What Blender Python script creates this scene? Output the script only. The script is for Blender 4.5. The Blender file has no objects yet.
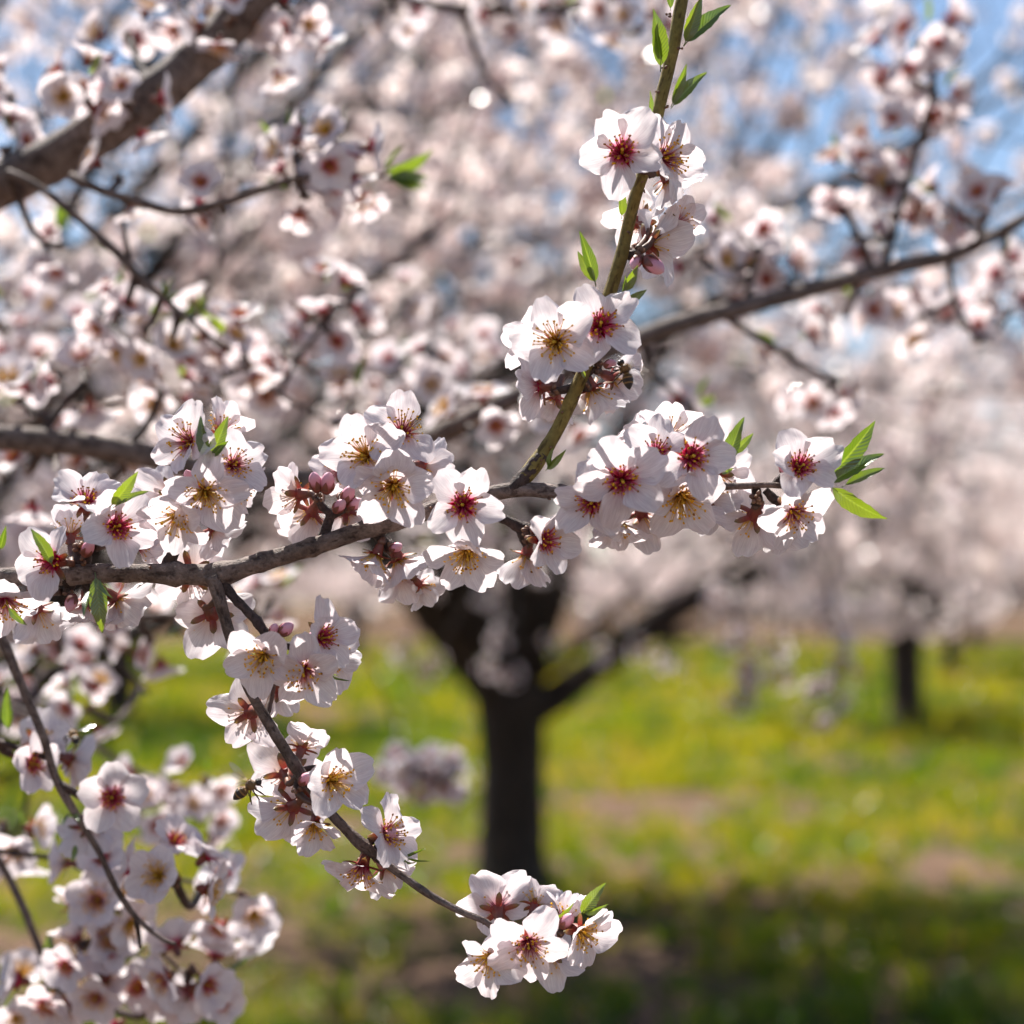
import bpy, math, random
import numpy as np
from mathutils import Vector, Matrix, Quaternion, noise

# ------------------------------------------------------------------ camera
scene = bpy.context.scene
col = scene.collection
RES = 1024
LENS = 60.0
F = LENS / 36.0 * RES                  # focal length in pixels
CAM_Z = 1.4
HORIZON = 605
PITCH = math.atan((HORIZON - RES / 2) / F)
D0 = 0.717                             # focus distance
cam_data = bpy.data.cameras.new("camera")
cam = bpy.data.objects.new("camera", cam_data)
col.objects.link(cam)
cam.location = (0, 0, CAM_Z)
cam.rotation_euler = (math.pi / 2 + PITCH, 0, 0)
cam_data.lens = LENS
cam_data.sensor_width = 36
cam_data.clip_start = 0.05
cam_data.clip_end = 2000
cam_data.dof.use_dof = True
cam_data.dof.focus_distance = D0
cam_data.dof.aperture_fstop = 5.2
cam_data.dof.aperture_blades = 0
scene.camera = cam

# ------------------------------------------------------------------ light
SUN_EL = math.radians(58)
SUN_AZ = math.radians(-30)             # 0 = straight ahead (+Y), positive to the right
world = bpy.data.worlds.new("World")
scene.world = world
world.use_nodes = True
wn = world.node_tree.nodes
wl = world.node_tree.links
bg = wn["Background"]
sky = wn.new("ShaderNodeTexSky")
sky.sky_type = 'NISHITA'
sky.sun_disc = False
sky.sun_elevation = SUN_EL
sky.sun_rotation = SUN_AZ
sky.air_density = 1.0
sky.dust_density = 0.4
sky.ozone_density = 1.6
wl.new(sky.outputs[0], bg.inputs[0])
bg.inputs[1].default_value = 0.056

sun_data = bpy.data.lights.new("sun", 'SUN')
sun_data.energy = 5.0
sun_data.angle = math.radians(0.5)
sun_data.color = (1.0, 0.95, 0.88)
sun = bpy.data.objects.new("sun", sun_data)
col.objects.link(sun)
to_sun = Vector((math.sin(SUN_AZ) * math.cos(SUN_EL), math.cos(SUN_AZ) * math.cos(SUN_EL), math.sin(SUN_EL)))
sun.rotation_euler = to_sun.to_track_quat('Z', 'Y').to_euler()
sun.location = (0, 0, 30)

scene.view_settings.view_transform = 'Standard'
scene.view_settings.look = 'None'
scene.view_settings.exposure = 1.42
scene.view_settings.gamma = 1.0
scene.render.engine = 'CYCLES'
scene.cycles.use_denoising = True
scene.cycles.max_bounces = 16
scene.cycles.diffuse_bounces = 8
scene.cycles.transmission_bounces = 12
scene.cycles.glossy_bounces = 2
scene.cycles.transparent_max_bounces = 6
scene.cycles.sample_clamp_indirect = 6.0

# ------------------------------------------------------------------ helpers
RIGHT = Vector((1, 0, 0))
FWD = Vector((0, math.cos(PITCH), math.sin(PITCH)))
UP = Vector((0, -math.sin(PITCH), math.cos(PITCH)))
CAM = Vector((0, 0, CAM_Z))


def P(px, py, depth):
    """pixel + distance along the view axis -> world point"""
    return CAM + FWD * depth + RIGHT * ((px - 512) * depth / F) + UP * ((512 - py) * depth / F)


def proj(p):
    v = Vector(p) - CAM
    d = v.dot(FWD)
    if d < 0.02:
        return 0, 0, d
    return 512 + v.dot(RIGHT) * F / d, 512 - v.dot(UP) * F / d, d


def cv(fx, fy, fz):
    """vector given in picture terms: right, up, towards the camera"""
    return (RIGHT * fx + UP * fy - FWD * fz).normalized()


def smooth_path(pts, step):
    """Catmull-Rom through points (tuples x,y,z,r) resampled to about step"""
    p = [np.array(q, float) for q in pts]
    p = [2 * p[0] - p[1]] + p + [2 * p[-1] - p[-2]]
    out = []
    for i in range(1, len(p) - 2):
        n = max(2, int(np.linalg.norm(p[i + 1][:3] - p[i][:3]) / step))
        for k in range(n):
            t = k / n
            a, b, c, d = p[i - 1], p[i], p[i + 1], p[i + 2]
            out.append(0.5 * (2 * b + (c - a) * t + (2 * a - 5 * b + 4 * c - d) * t * t + (3 * b - a - 3 * c + d) * t ** 3))
    out.append(p[-2])
    return out


class MB:
    """collects verts / faces / uv, then builds one mesh object"""
    def __init__(self):
        self.v, self.f, self.uv, self.m = [], [], [], []

    def tube(self, path, sides=8, mat=0, cap=True, rough=0.0, seed=0, v0=0.0, fscale=60):
        pts = [Vector(q[:3]) for q in path]
        n = len(pts)
        t0 = (pts[1] - pts[0]).normalized()
        a = t0.orthogonal().normalized()
        base = len(self.v)
        s = v0
        off = Vector((seed * 3.17, seed * 1.31, seed * 0.77))
        for i in range(n):
            t = (pts[min(i + 1, n - 1)] - pts[max(i - 1, 0)])
            if t.length < 1e-9:
                t = t0
            t = t.normalized()
            a = (a - t * a.dot(t))
            a = a.normalized() if a.length > 1e-6 else t.orthogonal().normalized()
            b = t.cross(a)
            if i:
                s += (pts[i] - pts[i - 1]).length
            r = path[i][3]
            for k in range(sides):
                ang = 2 * math.pi * k / sides
                d = a * math.cos(ang) + b * math.sin(ang)
                rr = r
                if rough:
                    rr *= 1 + rough * noise.noise((pts[i] + d * r) * fscale + off) + rough * 0.6 * noise.noise((pts[i] + d * r) * fscale * 4 + off)
                self.v.append(pts[i] + d * rr)
                self.uv.append((k / sides, s))
        for i in range(n - 1):
            for k in range(sides):
                k2 = (k + 1) % sides
                self.f.append((base + i * sides + k, base + i * sides + k2, base + (i + 1) * sides + k2, base + (i + 1) * sides + k))
                self.m.append(mat)
        if cap:
            for i, flip in ((0, True), (n - 1, False)):
                c = len(self.v)
                self.v.append(pts[i])
                self.uv.append((0.5, s))
                for k in range(sides):
                    k2 = (k + 1) % sides
                    q = (base + i * sides + k, base + i * sides + k2, c)
                    self.f.append(q[::-1] if flip else q)
                    self.m.append(mat)

    def grid(self, fn, nu, nv, mat=0, uvfn=None):
        base = len(self.v)
        for i in range(nu + 1):
            for j in range(nv + 1):
                u, v = i / nu, j / nv
                self.v.append(Vector(fn(u, v)))
                self.uv.append((u, v))
        for i in range(nu):
            for j in range(nv):
                q = base + i * (nv + 1) + j
                self.f.append((q, q + nv + 1, q + nv + 2, q + 1))
                self.m.append(mat)

    def ball(self, c, axis, rl, rw, mat=0, nu=6, nv=8, u0=0.0):
        axis = Vector(axis).normalized()
        a = axis.orthogonal().normalized()
        b = axis.cross(a)
        c = Vector(c)
        self.grid(lambda u, v: c - axis * (rl * math.cos(math.pi * u)) + (a * math.cos(2 * math.pi * v) + b * math.sin(2 * math.pi * v)) * (rw * math.sin(math.pi * u)), nu, nv, mat)

    def mesh(self, name, mats, smooth=True):
        me = bpy.data.meshes.new(name)
        me.from_pydata([tuple(v) for v in self.v], [], self.f)
        uvl = me.uv_layers.new(name="UVMap")
        li = np.empty(len(me.loops), dtype=np.int32)
        me.loops.foreach_get("vertex_index", li)
        uv = np.array(self.uv, dtype=np.float32)[li]
        uvl.data.foreach_set("uv", uv.ravel())
        for m in mats:
            me.materials.append(m)
        me.polygons.foreach_set("material_index", np.array(self.m, dtype=np.int32))
        me.polygons.foreach_set("use_smooth", np.full(len(me.polygons), smooth, dtype=bool))
        me.update()
        return me


def link(name, me, parent=None, matrix=None):
    o = bpy.data.objects.new(name, me)
    col.objects.link(o)
    if parent is not None:
        o.parent = parent
    if matrix is not None:
        o.matrix_basis = matrix
    return o


def empty(name, loc=(0, 0, 0), parent=None):
    o = bpy.data.objects.new(name, None)
    o.empty_display_size = 0.01
    col.objects.link(o)
    o.location = loc
    if parent is not None:
        o.parent = parent
    return o


def tag(o, label=None, cat=None, group=None, kind=None):
    if label: o["label"] = label
    if cat: o["category"] = cat
    if group: o["group"] = group
    if kind: o["kind"] = kind
    return o


# ------------------------------------------------------------------ materials
def new_mat(name):
    m = bpy.data.materials.new(name)
    m.use_nodes = True
    nt = m.node_tree
    for n in list(nt.nodes):
        nt.nodes.remove(n)
    out = nt.nodes.new("ShaderNodeOutputMaterial")
    return m, nt, out


def N(nt, kind, **kw):
    n = nt.nodes.new(kind)
    for k, v in kw.items():
        setattr(n, k, v)
    return n


def ramp(nt, fac, stops, interp='LINEAR'):
    r = nt.nodes.new("ShaderNodeValToRGB")
    r.color_ramp.interpolation = interp
    el = r.color_ramp.elements
    while len(el) < len(stops):
        el.new(0.5)
    for e, (p, c) in zip(el, stops):
        e.position = p
        e.color = (c[0], c[1], c[2], 1)
    nt.links.new(fac, r.inputs[0])
    return r.outputs[0]


def noise_tex(nt, scale, detail=3, vec=None, rough=0.55):
    n = nt.nodes.new("ShaderNodeTexNoise")
    n.inputs["Scale"].default_value = scale
    n.inputs["Detail"].default_value = detail
    n.inputs["Roughness"].default_value = rough
    if vec is not None:
        nt.links.new(vec, n.inputs["Vector"])
    return n.outputs["Fac"]


def mapping(nt, vec, scale):
    m = nt.nodes.new("ShaderNodeMapping")
    m.inputs["Scale"].default_value = scale
    nt.links.new(vec, m.inputs["Vector"])
    return m.outputs[0]


def mix_col(nt, fac, a, b, mode='MIX'):
    m = nt.nodes.new("ShaderNodeMix")
    m.data_type = 'RGBA'
    m.blend_type = mode
    for sock, v in ((m.inputs[0], fac), (m.inputs[6], a), (m.inputs[7], b)):
        if isinstance(v, (int, float)):
            sock.default_value = v
        elif isinstance(v, tuple):
            sock.default_value = (v[0], v[1], v[2], 1)
        else:
            nt.links.new(v, sock)
    return m.outputs[2]


def leafy(nt, out, colour, transl_colour, transl=0.45, gloss=0.05, rough=0.4, normal=None):
    """thin sheet: diffuse + translucent + a little gloss"""
    d = N(nt, "ShaderNodeBsdfDiffuse")
    t = N(nt, "ShaderNodeBsdfTranslucent")
    for n, c in ((d, colour), (t, transl_colour)):
        if isinstance(c, tuple):
            n.inputs[0].default_value = (*c, 1)
        else:
            nt.links.new(c, n.inputs[0])
        if normal is not None:
            nt.links.new(normal, n.inputs["Normal"])
    mx = N(nt, "ShaderNodeMixShader")
    mx.inputs[0].default_value = transl
    nt.links.new(d.outputs[0], mx.inputs[1])
    nt.links.new(t.outputs[0], mx.inputs[2])
    if gloss > 0:
        g = N(nt, "ShaderNodeBsdfGlossy")
        g.inputs["Roughness"].default_value = rough
        g.inputs[0].default_value = (1, 1, 1, 1)
        if normal is not None:
            nt.links.new(normal, g.inputs["Normal"])
        m2 = N(nt, "ShaderNodeMixShader")
        m2.inputs[0].default_value = gloss
        nt.links.new(mx.outputs[0], m2.inputs[1])
        nt.links.new(g.outputs[0], m2.inputs[2])
        mx = m2
    nt.links.new(mx.outputs[0], out.inputs[0])


def petal_material(name, base, mid, extent, streak=0.5):
    m, nt, out = new_mat(name)
    uv = N(nt, "ShaderNodeUVMap").outputs[0]
    sep = N(nt, "ShaderNodeSeparateXYZ")
    nt.links.new(uv, sep.inputs[0])
    veins = noise_tex(nt, 1.0, 2, mapping(nt, uv, (2.0, 34.0, 1.0)))
    blot = noise_tex(nt, 1.0, 2, mapping(nt, uv, (3.0, 3.0, 1.0)))
    # base flush, its edge broken up along the veins
    sub = N(nt, "ShaderNodeMath", operation='SUBTRACT')
    nt.links.new(veins, sub.inputs[0]); sub.inputs[1].default_value = 0.5
    mul = N(nt, "ShaderNodeMath", operation='MULTIPLY_ADD')
    nt.links.new(sub.outputs[0], mul.inputs[0]); mul.inputs[1].default_value = streak * 0.55
    nt.links.new(sep.outputs[0], mul.inputs[2])
    white = (0.80, 0.785, 0.80)  # near petals darkened in colour to balance their brightness against the crowns
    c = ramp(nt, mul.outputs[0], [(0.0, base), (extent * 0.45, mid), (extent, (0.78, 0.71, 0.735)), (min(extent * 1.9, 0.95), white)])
    # faint veins and warm blotches
    vr = ramp(nt, veins, [(0.38, (0.76, 0.72, 0.75)), (0.56, (1, 1, 1))])
    c = mix_col(nt, 0.62, c, vr, 'MULTIPLY')
    br = ramp(nt, blot, [(0.3, (1, 0.95, 0.95)), (0.65, (1, 1, 1))])
    c = mix_col(nt, 0.7, c, br, 'MULTIPLY')
    oi = N(nt, "ShaderNodeObjectInfo")
    rr = ramp(nt, oi.outputs["Random"], [(0.0, (0.985, 0.945, 0.955)), (0.5, (0.99, 0.985, 0.985)), (1.0, (0.97, 0.955, 0.98))])
    c = mix_col(nt, 0.8, c, rr, 'MULTIPLY')
    bump = N(nt, "ShaderNodeBump")
    bump.inputs["Strength"].default_value = 0.42
    bump.inputs["Distance"].default_value = 0.0004
    nt.links.new(veins, bump.inputs["Height"])
    tc = mix_col(nt, 1.0, c, (1.0, 0.955, 0.945), 'MULTIPLY')
    leafy(nt, out, c, tc, 0.50, 0.03, 0.45, bump.outputs[0])
    return m


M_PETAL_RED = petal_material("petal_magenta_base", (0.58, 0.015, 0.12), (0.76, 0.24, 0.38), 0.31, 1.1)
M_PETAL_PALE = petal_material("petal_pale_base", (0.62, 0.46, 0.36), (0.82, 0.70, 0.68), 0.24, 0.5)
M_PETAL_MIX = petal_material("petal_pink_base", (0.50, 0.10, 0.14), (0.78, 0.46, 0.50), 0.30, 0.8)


def simple_sheet(name, c, tc, transl, gloss=0.0):
    m, nt, out = new_mat(name)
    leafy(nt, out, c, tc, transl, gloss)
    return m


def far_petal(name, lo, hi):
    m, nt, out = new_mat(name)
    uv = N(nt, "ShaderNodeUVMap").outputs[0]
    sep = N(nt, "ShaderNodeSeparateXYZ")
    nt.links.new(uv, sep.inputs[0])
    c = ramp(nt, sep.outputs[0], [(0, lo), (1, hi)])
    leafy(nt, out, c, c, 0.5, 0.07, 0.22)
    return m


M_FAR_PETAL = far_petal("crown_petal", (0.95, 0.82, 0.80), (0.97, 0.905, 0.875))  # same flower as the near petals, crown brightness raised in its colour
M_LITTER = simple_sheet("litter_petal", (0.62, 0.46, 0.44), (0.62, 0.46, 0.44), 0.3)
M_FAR_CENTRE = simple_sheet("crown_blossom_centre", (0.22, 0.035, 0.045), (0.30, 0.05, 0.05), 0.3)
M_FAR_LEAF = simple_sheet("crown_leaf", (0.20, 0.27, 0.02), (0.50, 0.60, 0.03), 0.55)


def along_mat(name, stops, rough=0.5, transl=0.2):
    """colour runs along the V coordinate of a tube or the U of a sheet"""
    m, nt, out = new_mat(name)
    uv = N(nt, "ShaderNodeUVMap").outputs[0]
    sep = N(nt, "ShaderNodeSeparateXYZ")
    nt.links.new(uv, sep.inputs[0])
    c = ramp(nt, sep.outputs[0], stops)
    nz = noise_tex(nt, 900, 2, N(nt, "ShaderNodeTexCoord").outputs["Object"])
    nr = ramp(nt, nz, [(0.3, (0.72, 0.70, 0.68)), (0.7, (1.12, 1.12, 1.12))])
    c = mix_col(nt, 0.8, c, nr, 'MULTIPLY')
    leafy(nt, out, c, c, transl, 0.05, rough)
    return m


M_FIL_RED = along_mat("filament_magenta", [(0, (0.56, 0.008, 0.085)), (0.6, (0.70, 0.06, 0.18)), (1, (0.78, 0.26, 0.26))], transl=0.4)
M_FIL_YEL = along_mat("filament_yellow", [(0, (0.60, 0.30, 0.04)), (0.5, (0.84, 0.56, 0.10)), (1, (0.90, 0.76, 0.34))], transl=0.4)
M_FIL_MIX = along_mat("filament_pink_to_cream", [(0, (0.42, 0.02, 0.08)), (0.45, (0.62, 0.14, 0.18)), (1, (0.86, 0.76, 0.58))], transl=0.4)
M_ANTHER = simple_sheet("anther_golden", (0.82, 0.46, 0.035), (0.85, 0.5, 0.035), 0.2)
M_ANTHER_DARK = simple_sheet("anther_brown", (0.34, 0.15, 0.03), (0.3, 0.12, 0.03), 0.1)
M_PISTIL = simple_sheet("pistil_green_yellow", (0.70, 0.46, 0.06), (0.7, 0.46, 0.06), 0.25)
M_THROAT_RED = simple_sheet("throat_crimson", (0.50, 0.010, 0.075), (0.62, 0.015, 0.10), 0.3)
M_THROAT_YEL = simple_sheet("throat_amber", (0.34, 0.20, 0.04), (0.45, 0.25, 0.05), 0.3)
M_CALYX = along_mat("calyx_red_brown", [(0, (0.13, 0.06, 0.03)), (0.25, (0.26, 0.05, 0.03)), (0.5, (0.30, 0.035, 0.025)), (0.75, (0.24, 0.07, 0.03)), (1, (0.17, 0.14, 0.03))], transl=0.35)
M_PEDICEL = along_mat("bud_scale_brown", [(0, (0.06, 0.032, 0.022)), (1, (0.16, 0.06, 0.035))], transl=0.0)
M_BUD = along_mat("bud_pink", [(0, (0.12, 0.04, 0.02)), (0.35, (0.30, 0.07, 0.05)), (0.5, (0.74, 0.32, 0.42)), (1, (0.82, 0.50, 0.60))], transl=0.2)
M_SCALE = along_mat("bud_scale", [(0, (0.05, 0.025, 0.018)), (0.6, (0.15, 0.06, 0.03)), (1, (0.24, 0.14, 0.07))], transl=0.1)


def leaf_material():
    m, nt, out = new_mat("young_leaf")
    uv = N(nt, "ShaderNodeUVMap").outputs[0]
    sep = N(nt, "ShaderNodeSeparateXYZ")
    nt.links.new(uv, sep.inputs[0])
    # midrib from distance to v = .5, side veins slanting
    sub = N(nt, "ShaderNodeMath", operation='SUBTRACT'); nt.links.new(sep.outputs[1], sub.inputs[0]); sub.inputs[1].default_value = 0.5
    ab = N(nt, "ShaderNodeMath", operation='ABSOLUTE'); nt.links.new(sub.outputs[0], ab.inputs[0])
    rib = ramp(nt, ab.outputs[0], [(0.0, (1, 1, 1)), (0.035, (0.7, 0.7, 0.7)), (0.07, (0, 0, 0))])
    s2 = N(nt, "ShaderNodeMath", operation='MULTIPLY_ADD'); nt.links.new(ab.outputs[0], s2.inputs[0]); s2.inputs[1].default_value = -0.35
    nt.links.new(sep.outputs[0], s2.inputs[2])
    s3 = N(nt, "ShaderNodeMath", operation='MULTIPLY'); nt.links.new(s2.outputs[0], s3.inputs[0]); s3.inputs[1].default_value = 88.0
    sn = N(nt, "ShaderNodeMath", operation='SINE'); nt.links.new(s3.outputs[0], sn.inputs[0])
    nz = noise_tex(nt, 500, 3, N(nt, "ShaderNodeTexCoord").outputs["Object"])
    oi = N(nt, "ShaderNodeObjectInfo")
    base = ramp(nt, oi.outputs["Random"], [(0.0, (0.045, 0.095, 0.010)), (1.0, (0.085, 0.145, 0.014))])
    nr = ramp(nt, nz, [(0.3, (0.75, 0.78, 0.7)), (0.7, (1.15, 1.12, 1.0))])
    c = mix_col(nt, 1.0, base, nr, 'MULTIPLY')
    c = mix_col(nt, rib, c, (0.10, 0.17, 0.03))
    tc = mix_col(nt, 1.0, c, (3.2, 2.5, 1.0), 'MULTIPLY')
    bump = N(nt, "ShaderNodeBump")
    bump.inputs["Strength"].default_value = 0.25
    bump.inputs["Distance"].default_value = 0.0006
    nt.links.new(sn.outputs[0], bump.inputs["Height"])
    leafy(nt, out, c, tc, 0.42, 0.10, 0.32, bump.outputs[0])
    return m


M_LEAF = leaf_material()


def bark_material(name, dark, light, ring=(0.45, 0.42, 0.42), lent=250, scale=160, bump_d=0.0012):
    m, nt, out = new_mat(name)
    tcn = N(nt, "ShaderNodeTexCoord").outputs["Object"]
    uv = N(nt, "ShaderNodeUVMap").outputs[0]
    n1 = noise_tex(nt, scale, 6, tcn, 0.65)
    n2 = noise_tex(nt, scale * 5, 4, tcn, 0.6)
    n3 = noise_tex(nt, 1.0, 3, mapping(nt, uv, (9.0, lent, 1.0)))
    n4 = noise_tex(nt, scale * 0.22, 3, tcn)
    c = ramp(nt, n1, [(0.28, dark), (0.72, light)])
    c2 = ramp(nt, n3, [(0.36, ring), (0.46, (1, 1, 1))])
    c = mix_col(nt, 0.85, c, c2, 'MULTIPLY')
    c3 = ramp(nt, n2, [(0.3, (0.62, 0.60, 0.60)), (0.7, (1.25, 1.22, 1.2))])
    c = mix_col(nt, 0.8, c, c3, 'MULTIPLY')
    c4 = ramp(nt, n4, [(0.35, (0.72, 0.66, 0.60)), (0.65, (1.1, 1.1, 1.12))])
    c = mix_col(nt, 0.8, c, c4, 'MULTIPLY')
    p = N(nt, "ShaderNodeBsdfPrincipled")
    nt.links.new(c, p.inputs["Base Color"])
    p.inputs["Roughness"].default_value = 0.72
    p.inputs["Specular IOR Level"].default_value = 0.3
    add = N(nt, "ShaderNodeMath", operation='ADD')
    nt.links.new(n2, add.inputs[0]); nt.links.new(n3, add.inputs[1])
    ad2 = N(nt, "ShaderNodeMath", operation='MULTIPLY_ADD')
    nt.links.new(n1, ad2.inputs[0]); ad2.inputs[1].default_value = 1.5; nt.links.new(add.outputs[0], ad2.inputs[2])
    b = N(nt, "ShaderNodeBump")
    b.inputs["Strength"].default_value = 0.8
    b.inputs["Distance"].default_value = bump_d
    nt.links.new(ad2.outputs[0], b.inputs["Height"])
    nt.links.new(b.outputs[0], p.inputs["Normal"])
    nt.links.new(p.outputs[0], out.inputs[0])
    return m


M_BARK = bark_material("bark_grey_brown", (0.060, 0.040, 0.032), (0.27, 0.215, 0.190), ring=(0.30, 0.26, 0.25), lent=170)
M_BARK_DARK = bark_material("bark_dark_spur", (0.030, 0.020, 0.018), (0.12, 0.085, 0.075), lent=400, scale=260)
M_SCAR = bark_material("bark_black_scar", (0.010, 0.007, 0.006), (0.045, 0.030, 0.025), lent=400, scale=260)
M_SHOOT = bark_material("bark_olive_shoot", (0.15, 0.115, 0.030), (0.25, 0.20, 0.055), ring=(0.42, 0.34, 0.26), lent=150, scale=90, bump_d=0.0004)
M_TRUNK = bark_material("bark_trunk", (0.015, 0.010, 0.007), (0.060, 0.041, 0.030), lent=12, scale=9, bump_d=0.02)

# ------------------------------------------------------------------ blossom pieces
rnd = random.Random(11)


def petal_mesh(seed, mat, L=0.0168, W=0.0077, nu=12, nv=10, curl=0.0):
    r = random.Random(seed)
    notch = r.uniform(0.0008, 0.0024)
    nw = r.uniform(0.14, 0.24)
    noff = r.uniform(-0.12, 0.12)
    cup = r.uniform(0.10, 0.48)
    bend = r.uniform(-0.12, 0.28) + curl
    ruf = r.uniform(0.0004, 0.0011)
    skew = r.uniform(-0.0010, 0.0010)
    asym = r.uniform(-0.10, 0.10)
    fold = r.uniform(-1, 1)
    mb = MB()

    def fn(u, v):
        s = v * 2 - 1
        Lm = L * (1 - 0.40 * abs(s) ** 2.3 + asym * s) - notch * math.exp(-((s - noff) / nw) ** 2)
        Lm += 0.0006 * noise.noise(Vector((s * 3.1, seed * 1.7, 0)))
        x = u * Lm
        w = 0.16 + 0.84 * (lambda q: q * q * (3 - 2 * q))(min(1, u / 0.68))
        w *= 1 - 0.10 * max(0, u - 0.7) / 0.3
        y = s * W * w + skew * u * u
        z = cup * W * s * s * w * (0.4 + 0.6 * u)
        z += L * (0.16 * math.sin(u * math.pi * 0.55) - bend * u * u)
        z += ruf * u * u * noise.noise(Vector((u * 3.2, s * 2.6, seed * 2.3))) * 2.4
        z += 0.0009 * u ** 4 * abs(s) * math.sin(s * 9 + seed) + 0.0005 * fold * u * s
        z -= 0.0006 * math.exp(-(s / 0.09) ** 2) * u * (1 - 0.5 * u)
        return (x, y, z)
    mb.grid(fn, nu, nv)
    return mb.mesh("petal", [mat])


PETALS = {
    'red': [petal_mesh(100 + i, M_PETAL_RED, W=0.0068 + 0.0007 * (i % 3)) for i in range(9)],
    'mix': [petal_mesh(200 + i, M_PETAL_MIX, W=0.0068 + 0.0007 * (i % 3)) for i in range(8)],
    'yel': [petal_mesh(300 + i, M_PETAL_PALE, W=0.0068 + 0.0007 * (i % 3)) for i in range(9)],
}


def stamen_mesh(seed, kind, n=27, sides=5, simple=False):
    r = random.Random(seed)
    fil = {'red': M_FIL_RED, 'yel': M_FIL_YEL, 'mix': M_FIL_MIX}[kind]
    throat = M_THROAT_YEL if kind == 'yel' else M_THROAT_RED
    mb = MB()
    for i in range(n):
        ang = 2.399963 * i + r.uniform(-0.25, 0.25)
        q = (i + 0.5) / n
        lean = math.radians(r.uniform(6, 26) + 32 * q)
        ln = r.uniform(0.0058, 0.0088) * (0.9 if kind == 'red' else 1.08)
        if kind == 'red' and i % 3 == 0:
            ln *= 0.7
        base = Vector((math.cos(ang), math.sin(ang), 0)) * (0.0008 + 0.0017 * q)
        out = Vector((math.cos(ang), math.sin(ang), 0))
        side = Vector((-out.y, out.x, 0))
        sw = r.uniform(-0.18, 0.18)
        path = []
        for k in range(5):
            t = k / 4
            le = lean * (0.55 + 0.45 * t)
            p = base + (out * math.sin(le) + Vector((0, 0, 1)) * math.cos(le) + side * sw * t) * ln * t - Vector((0, 0, 0.0008))
            path.append((p.x, p.y, p.z, (0.00036 if kind == 'red' else 0.00027) * (1 - 0.45 * t)))
        vb = len(mb.v)
        mb.tube(path, sides, 0, cap=False)
        for k in range(5):
            for s in range(sides):
                mb.uv[vb + k * sides + s] = (k / 4, 0)
        tip = Vector(path[-1][:3])
        ax = Vector((r.uniform(-1, 1), r.uniform(-1, 1), r.uniform(-0.5, 0.7)))
        dark = r.random() < (0.5 if kind == 'red' else 0.14)
        mb.ball(tip, ax, r.uniform(0.00048, 0.00066), r.uniform(0.00036, 0.0005), 2 if dark else 1, 4, 6)
    # pistil
    path = [(0, 0, -0.001, 0.0008), (0.0001, 0, 0.001, 0.0006), (0.0002, 0.0001, 0.0028, 0.00035), (0.0003, 0.0002, 0.0050, 0.0003)]
    vb = len(mb.v)
    mb.tube(path, 6, 3)
    mb.ball(Vector(path[-1][:3]), (0, 0, 1), 0.0005, 0.0007, 3, 4, 6)
    # throat bowl, its rim in five points so that it reads as a star between the petals
    R = 0.0050 if kind == 'red' else (0.0033 if kind == 'mix' else 0.0029)

    def bowl(u, v):
        a = 2 * math.pi * v
        star = 0.80 + 0.30 * max(0, math.cos(5 * a + math.pi)) ** 2
        rr = R * u * (1 - u * (1 - star))
        return (math.cos(a) * rr, math.sin(a) * rr, -0.0030 * (1 - u ** 1.6) + 0.0008 * u)
    mb.grid(bowl, 4, 30, 4)
    return mb.mesh("stamen_cluster", [fil, M_ANTHER, M_ANTHER_DARK, M_PISTIL, throat])


STAMENS = {k: [stamen_mesh(40 + i * 7 + len(k), k, 42 + 4 * i) for i in range(3)] for k in ('red', 'yel', 'mix')}


def calyx_mesh(seed):
    r = random.Random(seed)
    mb = MB()
    prof = [(-0.0072, 0.0008), (-0.0066, 0.0015), (-0.0050, 0.0021), (-0.0030, 0.0024), (-0.0012, 0.0028), (-0.0002, 0.0034)]

    def cup(u, v):
        x = u * (len(prof) - 1)
        i = min(int(x), len(prof) - 2)
        t = x - i
        z = prof[i][0] * (1 - t) + prof[i + 1][0] * t
        rr = prof[i][1] * (1 - t) + prof[i + 1][1] * t
        a = 2 * math.pi * v
        rr *= 1 + 0.06 * math.cos(5 * a)
        return (math.cos(a) * rr, math.sin(a) * rr, z)
    b = len(mb.v)
    mb.grid(cup, 10, 16, 0)
    for i in range(b, len(mb.v)):
        mb.uv[i] = (mb.uv[i][0] * 0.45, mb.uv[i][1])
    for k in range(5):
        a = 2 * math.pi * (k + 0.5) / 5 + r.uniform(-0.1, 0.1)
        rot = Matrix.Rotation(a, 3, 'Z')
        ln = r.uniform(0.0055, 0.0072)
        refl = r.uniform(-0.35, 0.25)
        wd = r.uniform(0.0014, 0.0019)

        def sep(u, v, ln=ln, refl=refl, wd=wd):
            s = v * 2 - 1
            w = wd * (0.75 + 0.5 * u) * (1 - u ** 2.6) ** 0.6
            return rot @ Vector((0.0028 + u * ln, s * w, -0.0012 + ln * (0.05 * u + refl * u * u) + 0.3 * wd * s * s))
        b = len(mb.v)
        mb.grid(sep, 6, 4, 0)
        for i in range(b, len(mb.v)):
            mb.uv[i] = (0.45 + mb.uv[i][0] * 0.55, mb.uv[i][1])
    return mb.mesh("calyx", [M_CALYX])


CALYX = [calyx_mesh(60 + i) for i in range(4)]


def frame(axis, spin):
    q = axis.to_track_quat('Z', 'Y').to_matrix()
    return (q @ Matrix.Rotation(spin, 3, 'Z')).to_4x4()


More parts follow.
